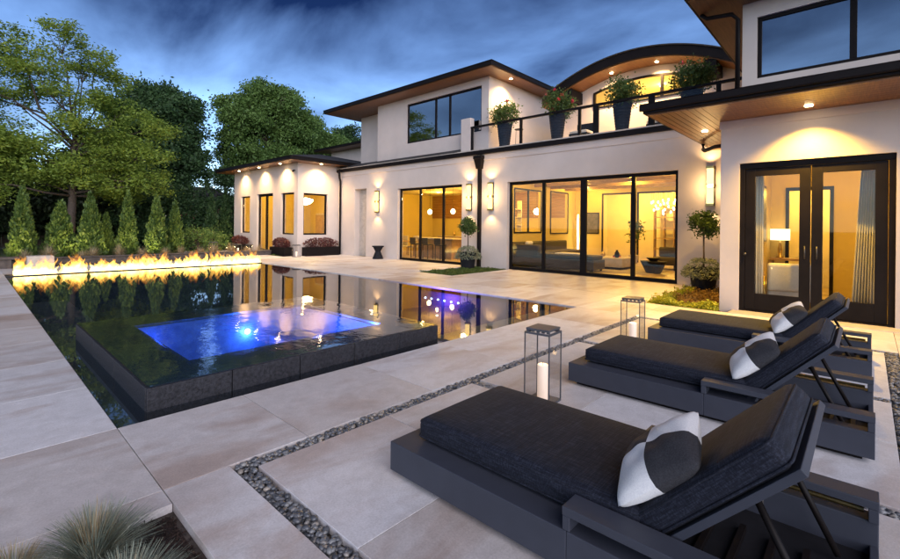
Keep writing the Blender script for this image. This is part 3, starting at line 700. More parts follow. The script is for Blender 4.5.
# parapet, railing
MB().box(XF+.02, XF+.25, 11.06, 11.53, 4.345, 5.62).build('parapet', 'stucco', house, bevel=.01)
rl = empty('railing', parent=house)
MB().box(XF+.02, XF+.12, 2.0, 11.05, 5.20, 5.27).build('top_rail', 'bronze', rl, bevel=.006)
for y, w in ((11.0, .07), (8.8, .08), (6.62, .08), (6.08, .16), (4.45, .16), (2.8, .10)):
    MB().box(XF+.03, XF+.11, y-w/2, y+w/2, 4.345, 5.199).build('post', 'bronze', rl)
for a, c in zip((2.85, 4.53, 6.16, 6.66, 8.84), (4.37, 6.0, 6.58, 8.76, 10.965)):
    MB().box(XF+.065, XF+.077, a+.02, c-.02, 4.40, 5.19).build('pane', 'clear_glass', rl)
# downspouts
def spout(pts, r=.05): return MB().tube(pts, r, 10).build('downspout', 'bronze', house, smooth=True)
hd = MB(); hd.hexa([(XF-.16, 10.40, 3.62), (XF, 10.40, 3.62), (XF, 10.62, 3.62), (XF-.16, 10.62, 3.62)], [(XF-.22, 10.34, 3.98), (XF, 10.34, 3.98), (XF, 10.68, 3.98), (XF-.22, 10.68, 3.98)]); hd.box(XF-.24, XF, 10.32, 10.70, 3.98, 4.10)
hd.build('rain_head', 'bronze', house, bevel=.01)
MB().box(XF-.12, XF-.002, 10.45, 10.57, 0, 3.62).build('downspout', 'bronze', house, bevel=.01)
spout([(XF-.22, 19.42, 4.30), (XF-.22, 19.44, 4.05), (XF-.16, 19.5, 3.85), (XF-.08, 19.55, 3.7), (XF-.08, 19.55, 0)])
spout([(11.9, 2.86, 3.50), (11.9, 2.86, 3.38), (11.6, 2.75, 3.30), (11.0, 2.4, 3.27), (10.65, 2.12, 3.22), (10.6, 2.08, 3.1), (10.6, 2.08, 0)], .045)
spout([(10.62, 2.62, 6.03), (10.62, 2.5, 5.93), (10.62, 2.05, 5.88), (10.65, 1.95, 5.75), (10.65, 1.95, 4.1)], .045)
spout([(18.9, 22.1, 6.98), (18.9, 22.2, 6.7), (18.92, 22.45, 6.5), (18.92, 22.45, 4.6)], .06)
# security camera on the pavilion corner
cmr = empty('wall_camera', (XP, YP+.25, 4.1)); tag(cmr, 'tiny dark camera on the pavilion corner wall under the eave', 'camera')
MB().tube([(-.001, 0, 0), (-.10, 0, -.02)], .02, 8).build('bracket', 'bronze', cmr); MB().tube([(-.08, -.02, -.02), (-.2, -.14, -.08)], .045, 10).build('body', 'bronze', cmr, smooth=True)

# recessed eave lamps
def downlight(x, y, z, e, label, spot=135, target=None, col=WARM2, group='recessed eave lamps'):
    d = MB().tube([(x, y, z), (x, y, z-.012)], .055, 14).build('recessed_lamp', 'bulb'); tag(d, label, 'recessed lamp', group)
    lamp('SPOT', (x, y, z-.03), e, col, d, target=target or (x, y, 0), spot=spot, blend=1.0, size=.03)
for y in (25.65, 23.2, 20.9): downlight(XP-.36, y, 4.439, 200, 'recessed lamp in the pavilion eave above its long glazed side')
downlight(11.75, YP-.40, 4.439, 200, 'recessed lamp in the pavilion eave above the single end window')
downlight(14.1, UY0-.42, 7.129, 300, 'recessed lamp under the upper hipped eave over the balcony')
for y in (6.75, 5.2): downlight(15.72, y, arc(y)-.126, 420, 'recessed lamp under the arched eave')
downlight(XW-.42, .70, 3.504, 420, 'recessed lamp under the canopy above the double doors', 120, col=WARM)
downlight(10.3, 2.45, 3.504, 300, 'recessed lamp under the canopy end beside the lime plants', 120, col=WARM)

# ------------------------------------------------------------------ rooms
def room(x0, x1, y0, y1, h, floor='interior_floor', wall='interior_wall', ceil='interior_white', back=[], left=[], right=[], front=False, z0=0.0):
    t = .05
    MB().box(x0, x1, y0, y1, z0-.09, z0).build('room_floor', floor, house)
    MB().box(x0, x1, y0-t, y1+t, h, h+.08).build('room_ceiling', ceil, house)
    w = MB(); sheet_wall(w, 'x', x1, x1+t, y0, y1, z0, h, back)
    sheet_wall(w, 'y', y1, y1+t, x0, x1+t, z0, h, left); sheet_wall(w, 'y', y0-t, y0, x0, x1+t, z0, h, right)
    w.build('room_wall', wall, house)
KY = 10.42
room(13.33, 20.0, 3.0, 10.30, 3.32, back=[(7.65, 8.90, -1, 3.0), (5.70, 7.30, -1, 3.0)], left=[(14.9, 16.85, 1.30, 3.0), (17.7, 19.2, 1.25, 3.05)])
room(20.12, 23.0, 4.0, 10.0, 3.32, wall='interior_white')
room(13.33, 19.6, KY, 19.6, 3.32, right=[(14.9, 16.85, 1.30, 3.0), (17.7, 19.2, 1.25, 3.05)])
room(XW+.31, 13.4, -3.5, 1.72, 3.20, back=[(.62, 1.36, -1, 2.42)])
room(13.52, 15.0, .2, 1.72, 2.8, wall='interior_white')
room(XP+.26, 15.5, YP+.31, 26.9, 3.7, right=[PS])
# trim round the interior openings
tr = MB()
for (a, c, z0, z1) in ((14.9, 16.85, 1.30, 3.0), (17.7, 19.2, 1.25, 3.05)):
    tr.box(a-.05, c+.05, 10.27, 10.299, z1, z1+.06); tr.box(a-.05, c+.05, 10.27, 10.299, z0-.06, z0); tr.box(a-.06, a, 10.27, 10.299, z0, z1); tr.box(c, c+.06, 10.27, 10.299, z0, z1)
tr.box(15.85, 15.92, 10.27, 10.33, 1.30, 3.0)
for (a, c) in ((7.65, 8.90), (5.70, 7.30)): tr.box(19.97, 19.999, a-.07, a, 0, 3.0); tr.box(19.97, 19.999, c, c+.07, 0, 3.0); tr.box(19.97, 19.999, a-.07, c+.07, 3.0, 3.07)
tr.box(13.37, 13.399, .55, .62, 0, 2.42); tr.box(13.37, 13.399, 1.36, 1.43, 0, 2.42); tr.box(13.37, 13.399, .55, 1.43, 2.42, 2.50)
tr.build('opening_trim', 'bronze', house)
for q in range(5): MB().box(13.34+1.3*q+.4, 13.34+1.3*q+.56, 3.0, 10.3, 3.18, 3.319).build('ceiling_beam', 'oak', house)
# wood planks on the upper kitchen wall
for q in range(9): MB().box(19.55, 19.598, KY+.02, 19.58, 1.95+.15*q+.004, 1.95+.15*(q+1)-.004).build('wall_plank', 'wall_wood', house)
def ceiling_lamp(x, y, z, e, label, spot=160, col=WARM):
    d = MB().tube([(x, y, z), (x, y, z-.015)], .06, 12).build('ceiling_lamp', 'bulb'); tag(d, label, 'ceiling lamp', 'ceiling lamps indoors')
    lamp('POINT', (x, y, z-.35), e*.24, col, d, size=.05)
E_IN = 270
for x, y in ((14.6, 4.6), (14.6, 8.8), (17.3, 6.6), (18.9, 9.2)): ceiling_lamp(x, y, 3.319, E_IN, 'recessed lamp in the living room ceiling behind the wide sliding doors')
for x, y in ((21.5, 8.3), (21.5, 6.4)): ceiling_lamp(x, y, 3.319, 420, 'recessed lamp in the bright room beyond the living room doorways')
for x, y in ((14.6, 12.4), (14.6, 15.2), (16.8, 13.8), (17.4, 17.0), (16.6, 11.2)): ceiling_lamp(x, y, 3.319, E_IN*1.1, 'recessed lamp in the dining room ceiling')
for x, y in ((11.2, .9), (11.6, -1.4)): ceiling_lamp(x, y, 3.199, 220, 'recessed lamp in the bedroom ceiling behind the double doors')
ceiling_lamp(14.2, .95, 2.799, 130, 'recessed lamp in the hallway beyond the bedroom')
for x, y in ((12.8, 25.2), (12.6, 22.6), (13.6, 21.2)): ceiling_lamp(x, y, 3.699, 260, 'recessed lamp in the pavilion ceiling')
ceiling_lamp(18.4, 5.9, 7.05, 130, 'lamp inside the loft behind the arched window')
ceiling_lamp(18.4, 7.2, 6.9, 90, 'lamp inside the loft behind the arched window')

# ------------------------------------------------------------------ indoor furniture
def thing(name, label, cat, loc, rz=0, group=None): return tag(empty(name, loc, rz), label, cat, group)
sf = thing('sofa', 'dark L shaped sofa with low back in the living room', 'sofa', (14.3, 9.6, 0))
MB().box(-.2, .7, -3.0, .45, .08, .40).build('base', 'sofa_fabric', sf, bevel=.02); MB().box(.7, 4.0, -.6, .45, .08, .40).build('chaise_base', 'sofa_fabric', sf, bevel=.02)
rounded('seat_cushion', -.15, .65, -2.95, -1.2, .40, .55, .05, 'sofa_fabric', sf); rounded('seat_cushion', -.15, .65, -1.18, .2, .40, .55, .05, 'sofa_fabric', sf); rounded('seat_cushion', .7, 3.9, -.55, .2, .40, .55, .05, 'sofa_fabric', sf)
rounded('backrest', -.2, 4.0, .2, .45, .40, .92, .06, 'sofa_fabric', sf); rounded('armrest', -.2, .05, -.9, .2, .40, .85, .06, 'sofa_fabric', sf)
for x, y in ((-.1, -2.9), (.6, -2.9), (-.1, .3), (3.9, .3)): MB().box(x-.03, x+.03, y-.03, y+.03, 0, .08).build('leg', 'bronze', sf)
th = rounded('throw_pillow', -.2, .2, -.07, .07, -.2, .2, .06, 'white_fabric', None); th.location = (14.75, 9.55, .76); th.rotation_euler = (R(20), 0, 0); tag(th, 'pale throw pillow on the dark sofa', 'pillow')
bl = rounded('folded_throw', -.3, .3, -.45, .45, 0, .04, .018, 'white_fabric', None); bl.location = (14.6, 7.7, .553); tag(bl, 'white folded throw across the dark sofa seat', 'blanket')
ct = thing('coffee_table', 'low pale block coffee table beside the sofa', 'table', (16.2, 7.0, 0))
MB().box(-.6, .6, -.75, .75, .10, .42).build('top', 'stone_pale', ct, bevel=.01); MB().box(-.5, .5, -.65, .65, 0, .10).build('plinth', 'bronze', ct)
bt = thing('side_table', 'dark tapered drum table with bowl near the sliding door', 'table', (15.6, 5.2, 0))
MB().lathe([(.22, 0), (.25, .05), (.40, .38), (.42, .40)], n=20).build('drum', 'pot_dark', bt, smooth=False)
MB().lathe([(.10, .401), (.22, .50), (.23, .51)], n=18).build('bowl', 'bronze', bt, smooth=True)
c2 = thing('armchair', 'low dark armchair beyond the drum table', 'armchair', (17.4, 5.3, 0))
rounded('seat', -.4, .4, -.4, .4, .18, .45, .05, 'sofa_fabric', c2); rounded('backrest', .25, .42, -.4, .4, .45, .80, .05, 'sofa_fabric', c2)
for x in (-.33, .33):
    for y in (-.33, .33): MB().box(x-.025, x+.025, y-.025, y+.025, 0, .18).build('leg', 'bronze', c2)
ch = thing('chandelier', 'chandelier of hanging glass rods glowing beyond the living room', 'chandelier', (20.9, 6.4, 3.31))
MB().box(-.5, .5, -.6, .6, -.03, 0).build('canopy_plate', 'brass', ch)
for q in range(26):
    x, y = rng.uniform(-.45, .45), rng.uniform(-.55, .55); L = rng.uniform(.5, 1.2)
    MB().tube([(x, y, -.031), (x, y, -L)], .006, 5).build('rod', 'brass', ch)
    MB().lathe([(.01, -L), (.035, -L-.03), (.035, -L-.09), (.01, -L-.12)], x, y, 8).build('bulb', 'lamp_glow', ch, smooth=True)
cb = thing('bookcase', 'open dark lattice bookcase in the room beyond the living room', 'bookcase', (22.6, 6.6, 0))
for q in range(6): MB().box(-.15, .15, -.9, .9, .5*q, .5*q+.04).build('shelf', 'oak', cb)
for q in range(5): MB().box(-.149, .149, -.9+.44*q, -.9+.44*q+.04, .0405, 2.54).build('upright', 'oak', cb)
rg = rounded('rug', -1.5, 1.5, -1.8, 1.8, 0, .015, .006, 'stone_pale', None, seg=1); rg.location = (16.3, 6.9, .001); tag(rg, 'pale rug under the low coffee table', 'rug')
for q, (x, y, hh, mt) in enumerate(((16.0, 6.6, .28, 'pot_dark'), (16.4, 7.3, .18, 'brass'))):
    v_ = MB().lathe([(.05, 0), (.09, hh*.3), (.07, hh*.7), (.035, hh*.85), (.05, hh)], n=14).build('vase', mt, None, smooth=True); v_.location = (x, y, .4205); tag(v_, ('tall dark vase', 'short brass vase')[q]+' on the low coffee table', 'vase')
bk_ = thing('book_stack', 'small stack of books on the low coffee table', 'books', (16.35, 6.75, .4205))
for q in range(3): MB().box(-.14+.01*q, .14, -.10, .10-.01*q, .035*q, .035*q+.034).build('book', ('flower_red', 'stone_dark', 'white_fabric')[q], bk_)
for q, (y, z, w, hh) in enumerate(((9.45, 1.7, .7, 1.0), (4.6, 1.6, 1.0, .8))):
    pc_ = thing('wall_picture', ('upright', 'wide')[q]+' framed picture on the living room back wall', 'picture', (19.999, y, z)); MB().box(-.03, 0, -w/2, w/2, -hh/2, hh/2).build('frame', 'bronze', pc_); MB().box(-.034, -.0305, -w/2+.05, w/2-.05, -hh/2+.05, hh/2-.05).build('print', ('stone_dark', 'white_fabric')[q], pc_)
tp = thing('house_plant', 'leafy house plant in the living room beside the doorway', 'plant', (19.3, 7.25, 0)); MB().lathe([(.15, 0), (.2, .35), (.18, .36)], n=16).build('pot', 'stone_pale', tp); MB().tube([(0, 0, .3), (.05, 0, 1.3)], .02, 6).build('stem', 'bark', tp)
quads_mesh('foliage', leaf_quads(fuzzy(260, (0, 0, 1.4), (.3, .3, .4), 10, .35), .16, 0, .4), 'leaf_topiary', tp)
# floor sculpture lamp by the left living room wall
fl = thing('floor_lamp', 'slim pale floor lamp in the living room corner', 'lamp', (19.5, 9.9, 0))
MB().lathe([(.14, 0), (.14, .03)], n=16).build('foot', 'bronze', fl); MB().tube([(0, 0, .03), (.03, .01, .9), (-.03, 0, 1.6), (.0, 0, 2.1)], [.03, .05, .04, .03], 8).build('stem', 'lamp_glow', fl, smooth=True)
# dining / kitchen
isl = thing('kitchen_island', 'long kitchen island with dark front and pale worktop', 'kitchen island', (15.2, 14.7, 0))
MB().box(-.4, .4, -1.1, 1.1, 0, .88).build('cabinet', 'oak', isl, bevel=.01); MB().box(-.5, .5, -1.25, 1.25, .88, .94).build('worktop', 'stone_pale', isl, bevel=.008)
st0 = thing('bar_stool', 'bar stool drawn up to the kitchen island', 'stool', (0, 0, 0), 0, 'bar stools at the island')
MB().box(-.19, .19, -.19, .19, .62, .68).build('seat', 'sofa_fabric', st0, bevel=.02); MB().box(-.22, -.19, -.19, .19, .68, .95).build('backrest', 'sofa_fabric', st0, bevel=.01)
for x in (-.16, .16):
    for y in (-.16, .16): MB().box(x-.015, x+.015, y-.015, y+.015, 0, .62).build('leg', 'bronze_light', st0)
for q, y in enumerate((13.9, 14.7, 15.5)):
    o = st0 if q == 0 else copy_tree(st0); o.location = (14.4, y, 0)
kc = thing('kitchen_counter', 'wall counter with pale backsplash below the wood planks', 'counter', (19.2, 15.0, 0))
MB().box(-.25, .38, -3.5, 3.5, 0, .88).build('cabinet', 'oak', kc); MB().box(-.28, .38, -3.55, 3.55, .88, .93).build('worktop', 'stone_pale', kc)
for q in range(7):
    b_ = MB().lathe([(.05, 0), (.07, .05), (.07, .18), (.025, .26), (.03, .34)], n=12).build('bottle', 'pot_dark' if q % 2 else 'brass', None, smooth=True); b_.location = (19.15, 12.0+.9*q, .931); tag(b_, 'dark bottle on the kitchen wall counter' if q % 2 else 'brass bottle on the kitchen wall counter', 'bottle', 'dark bottles on the counter' if q % 2 else 'brass bottles on the counter')
pd0 = thing('pendant_lamp', 'small round pendant lamp over the kitchen island', 'pendant lamp', (15.2, 13.9, 3.3), 0, 'pendants over the island')
MB().tube([(0, 0, 0), (0, 0, -1.0)], .006, 6).build('cord', 'bronze', pd0); MB().lathe([(.02, -1.0), (.09, -1.06), (.11, -1.14), (.08, -1.22), (.02, -1.25)], n=14).build('globe', 'lamp_glow', pd0, smooth=True)
o = copy_tree(pd0); o.location = (15.2, 15.4, 3.3)
dt = thing('dining_table', 'dining table near the three-leaf sliding door', 'table', (14.7, 17.3, 0))
MB().box(-.55, .55, -1.0, 1.0, .70, .75).build('tabletop', 'oak', dt, bevel=.008)
for x in (-.45, .45):
    for y in (-.9, .9): MB().box(x-.04, x+.04, y-.04, y+.04, 0, .70).build('leg', 'oak', dt)
dc0 = thing('dining_chair', 'upholstered dining chair beside the dining table', 'chair', (0, 0, 0), 0, 'dining chairs')
rounded('seat', -.23, .23, -.23, .23, .40, .48, .03, 'white_fabric', dc0); rounded('backrest', -.24, -.18, -.23, .23, .48, .98, .025, 'white_fabric', dc0)
for x in (-.19, .19):
    for y in (-.19, .19): MB().box(x-.018, x+.018, y-.018, y+.018, 0, .40).build('leg', 'oak', dc0)
for q, (x, y, a) in enumerate(((13.95, 16.8, 0), (13.95, 17.7, 0), (15.45, 16.8, math.pi), (15.45, 17.7, math.pi))):
    o = dc0 if q == 0 else copy_tree(dc0); o.location = (x, y, 0); o.rotation_euler = (0, 0, a)
sh = thing('wall_shelf', 'bright wall shelving with small jars seen through the interior window', 'shelf', (16.9, 11.8, 1.2))
for q in range(4): MB().box(-.55, .55, -.12, .12, .36*q, .36*q+.03).build('board', 'stone_pale', sh)
MB().box(-.58, -.551, -.12, .12, -1.2, 1.5).build('side_panel', 'stone_pale', sh); MB().box(.551, .58, -.12, .12, -1.2, 1.5).build('side_panel', 'stone_pale', sh)
gp = thing('pendant_lamp', 'bright globe pendant seen through the narrow interior window', 'pendant lamp', (18.0, 11.2, 3.31))
MB().tube([(0, 0, 0), (0, 0, -.95)], .008, 6).build('cord', 'bronze', gp); MB().lathe([(.02, -.95), (.11, -1.0), (.15, -1.1), (.11, -1.2), (.02, -1.25)], n=16).build('globe', 'bulb', gp, smooth=True)
# bedroom in the wing
ac = thing('armchair', 'white slipcovered armchair just inside the double doors', 'armchair', (10.75, 1.15, 0), R(200))
rounded('seat', -.36, .36, -.36, .36, .16, .46, .06, 'white_fabric', ac); bk = rounded('backrest', .22, .38, -.37, .37, .40, .92, .05, 'white_fabric', ac); bk.rotation_euler = (0, R(8), 0)
for y in (-.40, .40): MB().tube([(-.3, y, 0), (-.3, y, .55), (.3, y, .60), (.38, y, 0)], .018, 8).build('arm', 'brass', ac, smooth=True)
for x in (-.3, .3):
    for y in (-.3, .3): MB().box(x-.02, x+.02, y-.02, y+.02, 0, .16).build('leg', 'brass', ac)
cn = thing('console_table', 'narrow console table against the bedroom wall', 'table', (13.1, 1.35, 0))
MB().box(-.2, .2, -.35, .33, .78, .83).build('tabletop', 'oak', cn)
for x in (-.17, .17):
    for y in (-.32, .3): MB().box(x-.02, x+.02, y-.02, y+.02, 0, .78).build('leg', 'oak', cn)
tl = thing('table_lamp', 'table lamp with wide drum shade on the bedroom console', 'lamp', (12.3, 1.57, 0.83))
tl.location = (13.1, 1.50, .831)
MB().lathe([(.07, 0), (.08, .02), (.03, .06), (.05, .2), (.02, .34), (.012, .5)], n=14).build('base', 'brass', tl, smooth=True); MB().lathe([(.19, .42), (.19, .68)], n=20).build('shade', 'shade_glow', tl, smooth=False)
mir = thing('mirror', 'tall slim mirror on the bedroom side wall', 'mirror', (12.2, 1.70, 1.2))
MB().box(-.22, .22, -.02, .015, 0, 1.3).build('frame', 'brass', mir); MB().box(-.19, .19, -.026, -.0205, .03, 1.27).build('glass', 'bronze_light', mir)
def curtain(x, y0, y1, z0, z1, label, flare=0.0):
    n = 40; vs = []; rows = 8
    for j in range(rows+1):
        for i in range(n+1):
            u = i/n; v = j/rows; y = y0+(y1-y0)*u+flare*(1-v)*u
            vs.append((x+.035*math.sin(u*9*2*math.pi)+.02*(1-v)*math.sin(u*5), y, z0+(z1-z0)*v))
    fs = [(j*(n+1)+i, j*(n+1)+i+1, (j+1)*(n+1)+i+1, (j+1)*(n+1)+i) for j in range(rows) for i in range(n)]
    o = MB().add(vs, fs).build('curtain', 'white_fabric', smooth=True); s = o.modifiers.new('thick', 'SOLIDIFY'); s.thickness = .006
    return tag(o, label, 'curtain')
curtain(10.2, 1.42, 1.68, .02, 3.1, 'gathered pale curtain beside the bedroom armchair')
curtain(10.2, -.16, .05, .02, 3.1, 'pale curtain falling to a wide hem on the plain side of the double doors', .14)
ph = thing('chandelier', 'small glowing chandelier inside the pavilion end window', 'chandelier', (12.6, 22.4, 3.69))
MB().tube([(0, 0, 0), (0, 0, -.75)], .01, 6).build('rod', 'brass', ph); MB().lathe([(.05, -.75), (.38, -.82), (.40, -.90), (.25, -1.05), (.05, -1.12)], n=18).build('crystal_bowl', 'bulb', ph, smooth=True)
pt = thing('round_table', 'round table inside the pavilion', 'table', (12.8, 22.4, 0))
MB().lathe([(.3, 0), (.06, .05), (.06, .70), (.65, .71), (.65, .75)], n=20).build('pedestal_top', 'oak', pt)
pc = thing('cabinet', 'tall pale cabinet on the pavilion back wall', 'cabinet', (15.2, 24.4, 0))
MB().box(-.25, .25, -.9, .9, 0, 2.2).build('carcass', 'stone_pale', pc, bevel=.01)
for y in (-.45, .45): MB().box(-.28, -.251, y-.42, y+.42, .1, 2.1).build('door', 'oak', pc)

# ------------------------------------------------------------------ wall lamps
def wall_lamp(y, label):
    t = thing('wall_lamp', label, 'wall lamp', (XF, y, 2.08), 0, 'wall lamps on the facade')
    MB().box(-.03, -.001, -.10, .10, 0, 1.02).build('backplate', 'bronze_light', t)
    MB().box(-.13, -.031, -.075, .075, .06, .47).build('glass_tube', 'sconce_glass', t, bevel=.015); MB().box(-.13, -.031, -.075, .075, .55, .96).build('glass_tube', 'sconce_glass', t, bevel=.015)
    MB().box(-.14, -.031, -.09, .09, .472, .548).build('band', 'brass', t); MB().box(-.14, -.031, -.09, .09, .962, 1.02).build('cap', 'brass', t); MB().box(-.14, -.031, -.09, .09, 0, .058).build('cap', 'brass', t)
    lamp('SPOT', (-.20, 0, 1.04), 22, WARM2, t, target=(-.06, 0, 3), spot=120, blend=.8, size=.04); lamp('SPOT', (-.20, 0, -.04), 20, WARM2, t, target=(-.08, 0, -2), spot=110, blend=.8, size=.04)
    lamp('POINT', (-.30, 0, .5), 14, WARM2, t, size=.1)
wall_lamp(16.59, 'twin glass wall lamp above the hourglass stool'); wall_lamp(11.02, 'twin glass wall lamp beside the three leaf sliding door and topiary')
wall_lamp(10.0, 'twin glass wall lamp between square downspout and wide sliding door'); wall_lamp(2.94, 'twin glass wall lamp above the topiary under the canopy')

# ------------------------------------------------------------------ sun loungers
def make_lounger():
    t = thing('sun_lounger', '', 'sun lounger', (0, 0, 0), 0, 'sun loungers on the terrace')
    MB().box(.06, 1.04, .06, 2.08, 0, .035).build('plinth', 'bronze', t)
    MB().box(0, 1.10, .98, 2.14, .035, .205).build('platform', 'powder_coat', t, bevel=.004)
    for x0 in (0, 1.0): MB().box(x0, x0+.10, 0, .979, .035, .205).build('side_panel', 'powder_coat', t, bevel=.004)
    MB().box(.101, .999, .0, .03, .035, .10).build('end_panel', 'powder_coat', t, bevel=.003)
    MB().box(.101, .999, .031, .979, .037, .055).build('well_floor', 'pot_dark', t)
    for x0 in (0, .98):
        a = MB(); a.box(x0, x0+.12, -.001, 1.0, .268, .306); a.box(x0+.002, x0+.118, 0, .035, .206, .267); a.box(x0+.002, x0+.118, .965, .999, .206, .267)
        a.build('armrest', 'powder_coat', t, bevel=.003)
    MB().tube([(1.05, .05, .225), (1.05, .95, .225)], .012, 8).build('rod', 'brass', t)
    MB().box(.101, .999, .66, .979, .17, .204).build('deck_board', 'powder_coat', t)
    rounded('mattress', .135, .965, .70, 2.05, .206, .335, .045, 'navy_cushion', t, puff=.012, cuts=5)
    def piping(x0, x1, y0, y1, z, par):
        r = .035; pts = []
        for cx, cy, a0 in ((x1-r, y1-r, 0), (x0+r, y1-r, 90), (x0+r, y0+r, 180), (x1-r, y0+r, 270)):
            for k in range(5): a = R(a0+90*k/4); pts.append((cx+r*math.cos(a), cy+r*math.sin(a), z))
        pts.append(pts[0]); return MB().tube(pts, .0055, 6, cap=False).build('piping', 'navy_cushion', par, smooth=True)
    piping(.141, .959, .706, 2.044, .311, t); piping(.137, .963, .702, 2.048, .228, t)
    # backrest: hinged at y=.84, z=.215, rising to the head end
    ang = R(46); L = .68
    br = empty('backrest', (0, .655, .20), parent=t); br.rotation_euler = (-ang, 0, 0)
    fr = MB(); fr.box(.135, .965, -L, -.02, .0, .03); fr.build('back_frame', 'powder_coat', br, bevel=.003)
    rounded('back_cushion', .14, .96, -L+.012, .07, .031, .152, .045, 'navy_cushion', br, puff=.012, cuts=5)
    piping(.146, .954, -L+.018, .064, .130, br); piping(.142, .958, -L+.014, .068, .050, br)
    for x in (.25, .85):
        MB().tube([(x, .34, .50), (x, .13, .08)], .014, 8).build('strut', 'bronze', t, smooth=True)
        MB().lathe([(.0, 0), (.018, 0), (.018, .02), (.0, .02)], n=10).build('bolt', 'bronze_light', t).location = (x+.02, .34, .48)
    for q in range(6): MB().box(.30, .80, .10+.12*q, .125+.12*q, .056, .085).build('notch_bar', 'bronze', t)
    return t
LX = (1.75, 3.95, 6.08); l0 = make_lounger()
for q, x in enumerate(LX):
    o = l0 if q == 0 else copy_tree(l0); o.location = (x, -.05, 0)
    o['label'] = ('charcoal lounger with dark cushions, in the bay at the corner of the pebble strip', 'charcoal lounger with dark cushions, between the two other loungers', 'charcoal lounger with dark cushions, next to the double doors')[q]
def make_pillow():
    n = 30; mb = MB(); vs = []; h = .208
    f = lambda u: math.copysign(abs(u)**.85, u)
    for s in (1, -1):
        for i in range(n+1):
            for j in range(n+1):
                u, v = -1+2*i/n, -1+2*j/n; pinch = 1-.07*(1-u*u)-0*v; pinch2 = 1-.07*(1-v*v)
                z = s*.088*((1-u**2)**.45)*((1-v**2)**.45); cr_ = 1-.05*(u*v)**6
                vs.append((cr_*h*u*(1-.05*(1-v*v)), cr_*h*v*(1-.05*(1-u*u)), z+(.006*math.sin(7*u+3*v)+.004*math.sin(11*v-6*u))*(1-u*u)*(1-v*v)-.012*math.exp(-((u-.2)**2+(v+.1)**2)*9)*s))
    K = (n+1)**2; idx = lambda s, i, j: s*K+i*(n+1)+j; fs = []
    for i in range(n):
        for j in range(n):
            fs.append((idx(0, i, j), idx(0, i+1, j), idx(0, i+1, j+1), idx(0, i, j+1))); fs.append((idx(1, i, j), idx(1, i, j+1), idx(1, i+1, j+1), idx(1, i+1, j)))
    return mb.add(vs, fs).build('scatter_pillow', 'checked_pillow', smooth=True)
p0 = make_pillow()
for q, x in enumerate(LX):
    o = p0 if q == 0 else p0.copy()
    if q: C.objects.link(o)
    o.location = (x+.50, .72, .545)
    o.matrix_world = Matrix.Translation((x+.32, .655, .50)) @ Matrix.Rotation(R(24), 4, 'Z') @ Matrix.Rotation(R(-44), 4, 'X') @ Matrix.Rotation(R(-14), 4, 'Z')
    tag(o, 'checked black and white pillow on the '+('lounger in the pebble strip corner bay', 'middle lounger', 'lounger next to the double doors')[q], 'pillow', 'checked pillows on the loungers')

# ------------------------------------------------------------------ lanterns and candles
def lantern(x, y, w, h, rz, label, clabel, ch, cr_, group, lit=.0, cg='candles in the lanterns'):
    t = thing('floor_lantern', label, 'lantern', (x, y, 0), rz, group); a = w/2; s = .009
    MB().box(-a, a, -a, a, 0.0, .018).build('base', 'lantern_metal', t, bevel=.002)
    for sx in (-1, 1):
        for sy in (-1, 1): MB().box(sx*a-s if sx > 0 else -a, sx*a if sx > 0 else -a+2*s-s, sy*a-s if sy > 0 else -a, sy*a if sy > 0 else -a+s, .0185, h-.03).build('post', 'lantern_metal', t)
    r = MB(); r.box(-a, a, -a, -a+.014, h-.03, h-.014); r.box(-a, a, a-.014, a, h-.03, h-.014); r.box(-a, -a+.014, -a+.014, a-.014, h-.03, h-.014); r.box(a-.014, a, -a+.014, a-.014, h-.03, h-.014); r.build('top_frame', 'lantern_metal', t)
    MB().box(-a*.92, a*.92, -a*.92, a*.92, h, h+.018).build('lid', 'lantern_metal', t, bevel=.003)
    for q in range(5):
        y_ = -a*.8+a*1.6*q/4; MB().box(-a*.85, -a*.7, y_-.012, y_+.012, h-.0135, h).build('vent_block', 'lantern_metal', t); MB().box(a*.7, a*.85, y_-.012, y_+.012, h-.0135, h).build('vent_block', 'lantern_metal', t)
    for sx in (-1, 1):
        MB().box(sx*(a-.006)-.002, sx*(a-.006)+.002, -a+.012, a-.012, .019, h-.031).build('pane', 'clear_glass', t); MB().box(-a+.012, a-.012, sx*(a-.006)-.002, sx*(a-.006)+.002, .019, h-.031).build('pane', 'clear_glass', t)
    c = thing('candle', clabel, 'candle', (x, y, .0185), 0, cg)
    MB().lathe([(cr_, 0), (cr_, ch-.006), (cr_*.8, ch), (cr_*.3, ch-.012)], n=20).build('wax', 'lit_wax' if lit else 'candle_wax', c, smooth=False)
    MB().tube([(0, 0, ch-.012), (0, 0, ch+.02)], .002, 5).build('wick', 'bronze', c)
    if lit: lamp('POINT', (0, 0, ch+.05), lit, WARM2, c, size=.02)
lantern(3.40, 2.04, .235, .62, R(4), 'tall black framed glass lantern between the corner lounger and the middle one', 'thick pale candle in the lantern next to the corner lounger', .30, .047, 'tall lanterns between the loungers', .2)
lantern(5.78, 2.17, .235, .60, R(4), 'tall black framed glass lantern before the lounger next to the double doors', 'thick glowing candle in the lantern before the door side lounger', .28, .047, 'tall lanterns between the loungers', .5)
for x, y, w, h in ((8.7, 24.6, .30, .55), (9.85, 24.4, .26, .42), (10.25, 23.9, .26, .42)): lantern(x, y, w, h, .2, 'small glass lantern on the slabs beyond the fire, before the pavilion', 'candle in a small lantern beyond the fire', .2, .05, 'small lanterns by the pavilion', 1.5, 'candles by the pavilion')
lantern(10.45, 19.35, .28, .55, .1, 'glass lantern at the pavilion corner beside the planter', 'candle in the lantern at the pavilion corner', .22, .05, None, 1.0, None)

